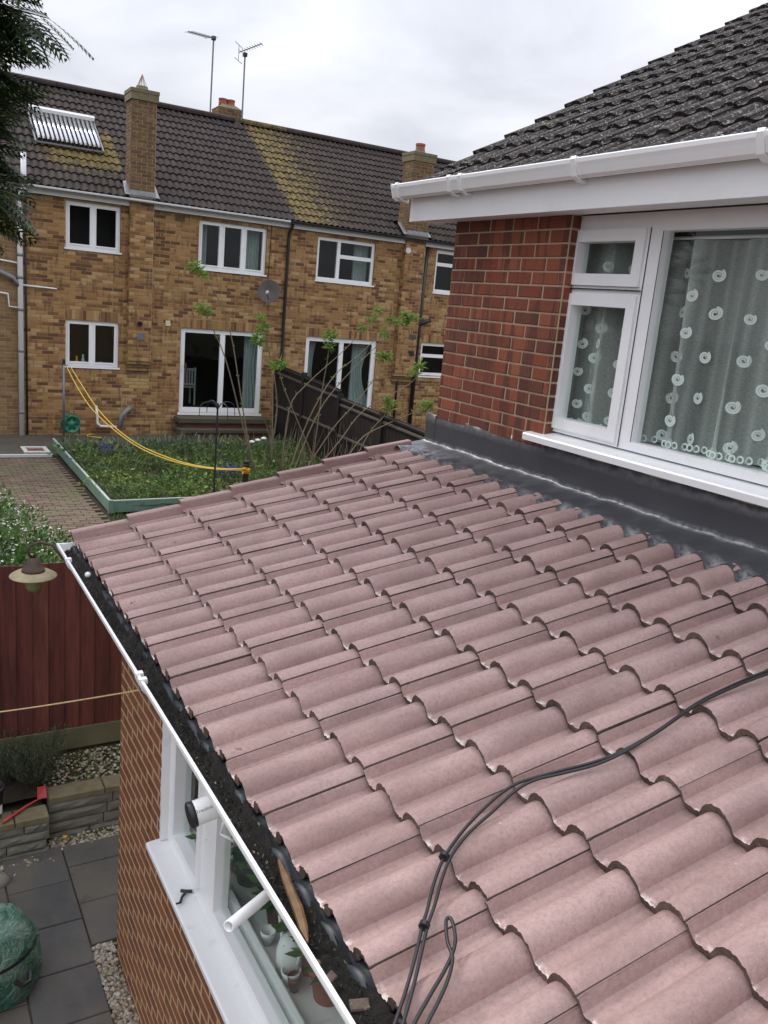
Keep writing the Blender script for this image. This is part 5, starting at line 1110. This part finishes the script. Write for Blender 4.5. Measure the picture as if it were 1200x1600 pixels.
# ground cover, grass, back row of silvery leaves
mb = MB(); mg = MB(); ms = MB(); mk = MB(); mdry = MB()
cl = [(random.uniform(2.95, 7.9), random.uniform(12.85, 17.4), random.uniform(.10, .26)) for _ in range(330)]
for (x, y, h) in cl:
    n = int(55*h/.18); tgt = random.choice((mb, mb, mb, mk, mk, mdry)); sc_ = random.choice((.6, .8, 1., 1.5)); h *= random.choice((.7, 1., 1., 1.5)); n = int(n/sc_)
    for _ in range(n):
        a = random.uniform(0, 6.283); r = h*1.3*math.sqrt(random.random()); z = bz(x, y)+h*random.uniform(.15, 1.)*(1-(r/(h*1.35))**2*.6)
        leaves(tgt, (x+r*math.cos(a), y+r*math.sin(a), z), (math.cos(a), math.sin(a), random.uniform(-.2, .9)), random.uniform(.04, .09)*sc_, random.uniform(.025, .05)*sc_)
for _ in range(6000):
    x, y = random.uniform(2.9, 8.0), random.uniform(12.78, 17.6); h = random.uniform(.06, .2)*(1.6 if x > 5.2 and random.random() < .5 else 1.)
    d = Vector((random.uniform(-.5, .5), random.uniform(-.5, .5), 1)); s = Vector((random.uniform(-1, 1), random.uniform(-1, 1), 0)).normalized()*.006; p = Vector((x, y, bz(x, y))); q = p+d*h; k = q+Vector((d.x, d.y, -.3))*h*.4
    mg.add([p-s, p+s, q+s*.7, q-s*.7, k], [(0, 1, 2, 3), (3, 2, 4)])
for _ in range(1100):
    x = random.uniform(2.9, 7.6); y = 17.2+random.gauss(0, .25) if random.random() < .9 else random.uniform(15, 17.5); h = random.uniform(.15, .38)
    d = Vector((random.uniform(-.4, .4), random.uniform(-.4, .4), 1)); s = Vector((random.uniform(-1, 1), random.uniform(-1, 1), 0)).normalized()*.011; p = Vector((x, y, bz(x, y)-.02)); q = p+d*h*.7; k = p+d*h+Vector((d.x, d.y, 0))*h*.4
    ms.add([p-s, p+s, q+s, q-s, k], [(0, 1, 2, 3), (3, 2, 4)])
for _ in range(900):                                       # rough grass at the planter's foot
    x, y = random.uniform(2.75, 5.2), random.uniform(11.9, 12.66); h = random.uniform(.05, .16); d = Vector((random.uniform(-.5, .5), random.uniform(-.5, .5), 1)); s = Vector((random.uniform(-1, 1), random.uniform(-1, 1), 0)).normalized()*.006; p = Vector((x, y, GN-.06)); q = p+d*h
    mg.add([p-s, p+s, q+s*.3, q-s*.3], [(0, 1, 2, 3)])
tag(mb.build('ground_cover', M['cover']), 'low leafy ground cover spread over the planted bed', 'ground cover', kind='stuff')
tag(mk.build('dark_ground_cover', M['bushleaf']), 'darker leafy clumps mixed into the planted bed', 'ground cover', kind='stuff')
tag(mdry.build('withered_cover', M['lav']), 'withered grey-brown foliage patches in the planted bed', 'ground cover', kind='stuff')
tag(mg.build('grass', M['grassb']), 'rough grass blades growing through the planted bed', 'grass', kind='stuff')
tag(ms.build('silvery_leaves', M['silver']), 'silvery strap leaves along the back of the planted bed', 'leaves', kind='stuff')
for (u_, v_, n, r, lb) in ((357, 742, 70, .22, 'purple flower clump by the feeder pole foot'), (165, 706, 30, .16, 'small purple flower clump at the back of the bed')):
    q = onZ(u_, v_, GN+.3); t = thing('flower_clump', (q.x, q.y, bz(q.x, q.y)), lb, 'flowers', 'purple flowers in the bed'); m = MB(); m2 = MB()
    for _ in range(n):
        a = random.uniform(0, 6.283); rr = r*math.sqrt(random.random()); x, y = q.x+rr*math.cos(a), q.y+rr*math.sin(a); z = bz(x, y)+random.uniform(.18, .34); leaves(m2, (x, y, z-.2), (random.uniform(-.3, .3), random.uniform(-.3, .3), 1), .2, .016)
        for _ in range(5): leaves(m, (x+random.uniform(-.02, .02), y, z+random.uniform(-.05, .05)), (random.uniform(-1, 1), random.uniform(-1, 1), random.uniform(-1, .5)), .035, .025)
    o = m.build('flowers', M['purple'], t); o['kind'] = 'stuff'; m2.build('foliage', M['grassb'], t)
q = onZ(402, 706, GN+.4); t = thing('white_flower', (q.x, q.y, bz(q.x, q.y)), 'white flower heads on a leafy stem near the patio steps', 'flowers'); m = MB(); ml = MB()
for dx in (-.12, 0., .12):
    m.lathe((q.x+dx, q.y, GN+.62+.05*math.sin(dx*20)), [(.055, 0), (.05, .03), (0, .045)], 10); ml.tube([(q.x, q.y, GN+.05), (q.x+dx, q.y, GN+.62)], .006, 4)
    for _ in range(14): leaves(ml, (q.x+dx*random.random(), q.y, GN+.1+random.random()*.45), (random.uniform(-1, 1), random.uniform(-1, 1), .4), .1, .035)
m.build('flower_head', M['petal'], t, True); ml.build('foliage', M['spring'], t)
# dark fence between the two gardens (runs towards the terrace)
df = thing('dark_fence', (8.2, 15, GN), 'dark brown timber panel fence dividing the two gardens, lower panels stepping down', 'fence')
XD = 8.2; segs = [(19.35, 17.75, -1.57, -1.66), (17.75, 15.9, -1.66, -1.75), (15.9, 14.05, -1.90, -1.98), (14.05, 12.3, -1.98, -2.06), (12.3, 10.5, -2.12, -2.18), (10.5, 8.7, -2.2, -2.25)]
for (ya, yb, za, zb_) in segs:
    n = 13
    for i in range(n):
        y1_, y0_ = ya+(yb-ya)*i/n, ya+(yb-ya)*(i+1)/n-.012; z1_ = za+(zb_-za)*(i+.5)/n; m = MB(); m.box(XD, XD+.02, y0_, y1_, GN-.02, z1_-.03); m.build('board', M['darkwood'], df)
    for f in (.04, .12, .55):
        m = MB(); z_a, z_b = za-(za-GN)*f, zb_-(zb_-GN)*f; m.add([(XD-.035, ya, z_a-.035), (XD-.002, ya, z_a-.035), (XD-.002, ya, z_a+.012), (XD-.035, ya, z_a+.0), (XD-.035, yb, z_b-.035), (XD-.002, yb, z_b-.035), (XD-.002, yb, z_b+.012), (XD-.035, yb, z_b+.0)], [(0, 1, 2, 3), (4, 7, 6, 5), (3, 2, 6, 7), (0, 4, 5, 1), (0, 3, 7, 4), (1, 5, 6, 2)]); m.build('rail', M['greywood'] if f != .04 else M['darkwood'], df)
    m = MB(); m.box(XD-.05, XD+.05, ya-.05, ya+.05, GN-.1, za+.03); m.build('post', M['darkwood'], df)
# clothes pole with doubled yellow line, cleat post
b_ = Vector((3.16, 18.72, GN)); tp = onY(101, 566, 18.72); t = thing('clothes_pole', b_, 'thin grey clothes pole beside the hose reel', 'pole'); m = MB(); m.tube([b_, (b_.x, 18.72, tp.z)], .025, 8); m.build('shaft', M['galv'], t, True)
m = MB(); m.tube([(b_.x-.07, 18.72, tp.z-.06), (b_.x+.09, 18.72, tp.z-.06)], .008, 5); m.build('cross_hook', M['blackiron'], t); m = MB(); m.box(b_.x-.025, b_.x+.025, 18.69, 18.75, tp.z-.04, tp.z+.06); m.build('top_cap', M['blackiron'], t)
cl_ = onY(383, 735, 13.05); t = thing('cleat_post', (cl_.x+.03, 13.1, GN), 'short dark post that carries the yellow line end', 'post'); m = MB(); m.lathe((cl_.x+.04, 13.12, GN), [(.05, 0), (.05, .66), (.055, .66), (.055, .69), (0, .69)], 10); m.build('shaft', M['darkwood'], t); m = MB(); m.box(cl_.x-.02, cl_.x+.03, 13.02, 13.08, cl_.z-.02, cl_.z+.10); m.build('cleat', M['blackiron'], t)
t = thing('washing_line', cl_, 'doubled yellow washing line sagging from the clothes pole to its knot', 'rope')
tr1 = [(104, 573), (118, 600), (138, 632), (160, 656), (185, 677), (215, 698), (250, 714), (290, 726), (335, 733), (383, 735)]; tr2 = [(110, 573), (128, 602), (146, 630), (164, 652), (187, 674), (217, 695), (252, 711), (291, 724), (335, 731.5), (383, 733)]
for tr in (tr1, tr2):
    k = len(tr); ds = np.cumsum([0]+[math.dist(tr[i], tr[i+1]) for i in range(k-1)]); P = []
    for i, (u_, v_) in enumerate(tr): f = ds[i]/ds[-1]; Yq = 1/((1-f)/18.72+f/13.05); P.append(onY(u_, v_, Yq))
    m = MB(); m.tube(cr_(P, 5), .011, 6); m.build('line', M['ropey'], t, True)
m = MB(); 
for _ in range(16): a = [cl_+Vector((random.uniform(-.07, .07), random.uniform(-.05, .02), random.uniform(-.07, .06))) for _ in range(3)]; m.tube(a, .014, 5)
o = m.build('knot', M['yellow'], t, True); o['kind'] = 'stuff'
# hose reel
q = onY(112, 663, 19.1); q = Vector((q.x, 19.1, q.z)); t = thing('hose_reel', (q.x, 19.1, GN), 'green plastic hose reel standing against the brick wall', 'hose reel')
axr = Vector((.25, -1, .05)).normalized()
for d in (0., .16): 
    m = MB(); m.lathe(q-axr*d, [(.19, 0), (.195, .015), (.19, .03), (.165, .03), (.16, .012), (.06, .01), (.05, .03), (0, .03)], 22, axis=axr); m.build('flange', M['hose'], t, True)
m = MB(); m.lathe(q-axr*.16, [(.15, 0), (.15, .16)], 18, axis=axr); m.build('wound_hose', M['cover'], t)
m = MB(); s_ = axr.cross(Vector((0, 0, 1))).normalized(); m.tube([q+s_*.17-Vector((0, 0, .22)), q+s_*.17+Vector((0, 0, .1)), q+s_*.1+Vector((0, 0, .24)), q-s_*.1+Vector((0, 0, .24)), q-s_*.17+Vector((0, 0, .1)), q-s_*.17-Vector((0, 0, .22))], .014, 6); m.build('stand', M['hose'], t, True)
for k in range(6): a = k*1.047; m = MB(); m.lathe(q+(s_*math.cos(a)+axr.cross(s_)*math.sin(a))*.11, [(.028, .012), (.028, .016), (0, .016)], 10, axis=axr); m.build('spoke_hole', M['blackiron'], t)
m = MB(); m.tube(cr_([onZ(122, 674, GN+.02), onZ(140, 672, GN+.02), onZ(150, 676, GN+.02), onZ(135, 681, GN+.02), onZ(158, 684, GN+.02)], 5), .012, 6); m.build('loose_hose', M['ropey'], t, True)
# bird feeder pole with four hooks
b_ = onZ(334, 778, GN+.1); tz = onY(339, 636, b_.y).z; t = thing('bird_feeder_pole', b_, 'thin black bird feeder pole with curled hooks in the planted bed', 'bird feeder'); m = MB(); m.tube([(b_.x, b_.y, GN), (b_.x, b_.y, tz)], .016, 8); m.build('pole', M['blackiron'], t)
for k, a in enumerate((0.2, 1.8, 3.3, 4.9)):
    d = Vector((math.cos(a), math.sin(a), 0)); P = [Vector((b_.x, b_.y, tz-.05)), Vector((b_.x, b_.y, tz+.0))+d*.08+Vector((0, 0, .06)), Vector((b_.x, b_.y, tz+.08))+d*.2, Vector((b_.x, b_.y, tz+.02))+d*.30, Vector((b_.x, b_.y, tz-.14))+d*.32]
    m = MB(); m.tube(cr_(P, 4), .006, 5); m.build('hook', M['blackiron'], t, True)
m = MB(); m.lathe((b_.x, b_.y, tz-.02), [(.02, 0), (.02, .08), (.0, .1)], 8); m.build('finial', M['blackiron'], t)
# leggy shrubs with spring leaf tufts
def leggy(name, label, stems, base_r=.018, tuftn=26):
    roots = [onY(*s[1][0], s[0]) for s in stems]; t = thing(name, roots[0], label, 'shrub', 'leggy shrubs in the bed'); lv = MB()
    for (Y, tr) in stems:
        dy = (Y[1]-Y[0]) if hasattr(Y, '__len__') else 0
        P = [onY(u_, v_, Y) for (u_, v_) in tr]; P[0].z = min(P[0].z, GN+.1); Q = cr_(P, 4); n = len(Q); m = MB(); m.tube(Q, [base_r*(1-.72*i/(n-1)) for i in range(n)], 6); m.build('stem', M['twig'], t, True)
        for i in range(n//4, n-1, 2):                        # buds and small leaves along the stem
            if random.random() < .75:
                for _ in range(random.choice((3, 5, 7))): leaves(lv, Q[i]+Vector((random.uniform(-.02, .02),)*3), (random.uniform(-1, 1), random.uniform(-1, 1), random.uniform(-.2, 1)), random.uniform(.03, .08), .022)
        for k in (0, 1, 2):
            c = Q[-1-k]+Vector((random.uniform(-.08, .08), random.uniform(-.08, .08), random.uniform(-.05, .05)))
            for _ in range(tuftn): leaves(lv, c+Vector((random.uniform(-.05, .05), random.uniform(-.05, .05), random.uniform(-.04, .05))), (random.uniform(-1, 1), random.uniform(-1, 1), random.uniform(-.5, .8)), random.uniform(.10, .2), random.uniform(.025, .042))
    lv.build('leaves', M['spring'], t); return t
leggy('elder_shrub', 'leggy bare-stemmed shrub whose stems cross the patio doors', [(14.6, [(402, 745), (388, 690), (375, 610), (360, 520), (335, 455), (303, 412)]), (14.7, [(400, 745), (378, 660), (352, 560), (328, 505), (318, 482)]), (15.2, [(424, 730), (426, 640), (424, 570), (416, 530), (408, 500)]), (15.3, [(418, 735), (432, 650), (430, 600), (420, 550), (398, 530)])], .016)
leggy('elder_shrub', 'leggy shrub fanning long leafy stems in front of the dark fence', [(14.2, [(455, 735), (492, 655), (530, 600), (600, 530), (645, 495)]), (14.1, [(448, 735), (480, 660), (520, 590), (560, 555), (628, 492)]), (14.3, [(470, 740), (520, 670), (560, 625), (595, 575), (600, 555)]), (14.4, [(440, 738), (452, 640), (480, 600), (540, 545), (592, 490)]), (14.0, [(480, 735), (530, 690), (570, 640), (640, 600), (655, 575)]), (14.5, [(486, 738), (498, 650), (505, 600), (512, 560), (515, 525)]), (13.6, [(520, 730), (560, 690), (600, 665), (645, 645), (672, 632)]), (14.2, [(505, 738), (470, 670), (445, 610), (436, 580), (433, 570)]), (13.8, [(540, 715), (575, 680), (600, 650), (607, 632)])], .014)
mb = MB()
for _ in range(70):
    u_, v_ = random.uniform(395, 600), random.uniform(700, 735); p = onY(u_, v_, random.uniform(13.2, 16.5)); p.z = GN+.08
    q = p+Vector((random.uniform(-.3, .3), random.uniform(-.3, .3), random.uniform(.4, 1.0))); mb.tube([p, (p+q)/2+Vector((random.uniform(-.05, .05), 0, 0)), q], [.008, .006, .003], 4)
tag(mb.build('dry_stems', M['twig']), 'tangle of thin dry stems in front of the dark fence', 'dry stems', kind='stuff')
# flowering shrub behind the red fence
def bush(label, blobs, n, nf):
    c0 = blobs[0]; t = thing('flowering_shrub', (c0[0], c0[1], GN-.06), label, 'shrub', 'white-flowered shrubs by the red fence'); lv = MB(); fl_ = MB(); st_ = MB()
    for (x, y, z, r) in blobs:
        for _ in range(int(n*r*r)):
            d = Vector((random.gauss(0, 1), random.gauss(0, 1), random.gauss(0, 1))).normalized(); rr = r*(1-.45*random.random()**2)*(1+.18*math.sin(d.x*7+z)*math.sin(d.y*6+x)); p = Vector((x, y, z))+Vector((d.x, d.y, d.z*.9))*rr
            if p.z < GN: continue
            leaves(lv, p, d+Vector((random.uniform(-.8, .8), random.uniform(-.8, .8), random.uniform(-.5, .5))), random.uniform(.045, .085), random.uniform(.025, .04))
        for _ in range(int(nf*r*r)):
            d = Vector((random.gauss(0, 1), random.gauss(0, 1), abs(random.gauss(0, 1)))).normalized(); p = Vector((x, y, z))+d*r*1.02
            for _ in range(4): leaves(fl_, p, (random.uniform(-1, 1), random.uniform(-1, 1), random.uniform(0, 1)), .02, .014)
        for _ in range(5): st_.tube([(x+random.uniform(-.1, .1), y+random.uniform(-.1, .1), GN-.06), (x+random.uniform(-.3, .3)*r, y+random.uniform(-.3, .3)*r, z+r*.4)], [.015, .005], 5)
    lv.build('foliage', M['bushleaf'], t); o = fl_.build('flowers', M['petal'], t); o['kind'] = 'stuff'; st_.build('stem', M['bark'], t)
bush('dense green shrub dotted with white flowers behind the red fence', [(.75, 8.0, -2.75, .55), (1.25, 8.3, -2.85, .5), (.5, 8.6, -2.55, .6), (1.6, 8.2, -3.05, .36), (1.0, 7.5, -2.75, .42), (.3, 7.6, -2.7, .5)], 5200, 330)
bush('looser white-flowered shrub spilling onto the brick path', [(1.05, 9.9, -2.95, .5), (.75, 10.4, -2.8, .5), (1.35, 9.4, -3.1, .35), (1.75, 9.0, -3.15, .3)], 4200, 420)
# conifer at the garden edge
def conifer():
    base = Vector((-.36, 8.1, GN-.06)); t = thing('conifer_tree', base, 'tall dark conifer whose feathery branches hang in front of the terrace', 'tree')
    m = MB(); m.tube([base, base+Vector((.03, 0, 3)), base+Vector((0, .05, 6)), base+Vector((.02, 0, 9.5))], [.2, .16, .10, .02], 10); m.build('trunk', M['bark'], t, True)
    spv = []; lb = MB(); K = 11
    # a template spray: feathery, in the plane (x along, y across)
    tv = []
    for k in range(K):
        f = k/(K-1); x = f; wd = .30*(1-f)**.7*(.4+f)*1.6+.03
        for s in (-1, 1):
            tv.append(((x, 0), (x+wd*.75, s*wd), .028))
            tv.append(((x+wd*.3, s*wd*.4), (x+wd*.95, s*wd*.55), .022))
    V = []; F = []
    r = random.Random(11)
    for i in range(620):
        z = r.uniform(3.75, 9.6); a = r.uniform(0, 6.283)
        if a > 3.6 and a < 5.6 and r.random() < .3: continue
        f = (z-3.75)/6; ln = (1.35*(1-f)**.5+.22)*(1.15 if z > 5.4 else .86)*r.uniform(.7, 1.12); o = base+Vector((0, 0, z)); d = Vector((math.cos(a), math.sin(a), r.uniform(-.05, .35))).normalized()
        P = [o+d*ln*s+Vector((0, 0, -.30*ln*s*s+.16*ln*s**3)) for s in (0, .3, .6, .85, 1.)]; lb.tube(P, [.02, .015, .01, .006, .003], 4)
        side = d.cross(Vector((0, 0, 1))).normalized()
        for j in range(20):
            s = r.uniform(.28, 1.); p = o+d*ln*s+Vector((0, 0, -.30*ln*s*s+.16*ln*s**3)); sd = r.choice((-1, 1))
            dr = (d*r.uniform(.5, 1.)+side*sd*r.uniform(.0, .8)*(1-.6*s)+Vector((0, 0, r.uniform(-.55, .25)))).normalized(); L_ = r.uniform(.28, .52)
            sx_ = dr.cross(Vector((r.uniform(-.6, .6), r.uniform(-.6, .6), 1))).normalized(); up_ = sx_.cross(dr)
            for (q0, q1, w) in tv:
                a0 = p+dr*q0[0]*L_+sx_*q0[1]*L_-up_*.12*L_*q0[0]**2; a1 = p+dr*q1[0]*L_+sx_*q1[1]*L_-up_*.16*L_*q1[0]**2; e = (a1-a0).cross(up_).normalized()*w*L_*1.0
                b0 = len(V); V += [a0-e, a0+e, a1]; F.append((b0, b0+1, b0+2))
    me = bpy.data.meshes.new('crown'); me.from_pydata([tuple(v) for v in V], [], F); me.materials.append(M['conifer']); link('crown', me, t); lb.build('limbs', M['bark'], t)
conifer()
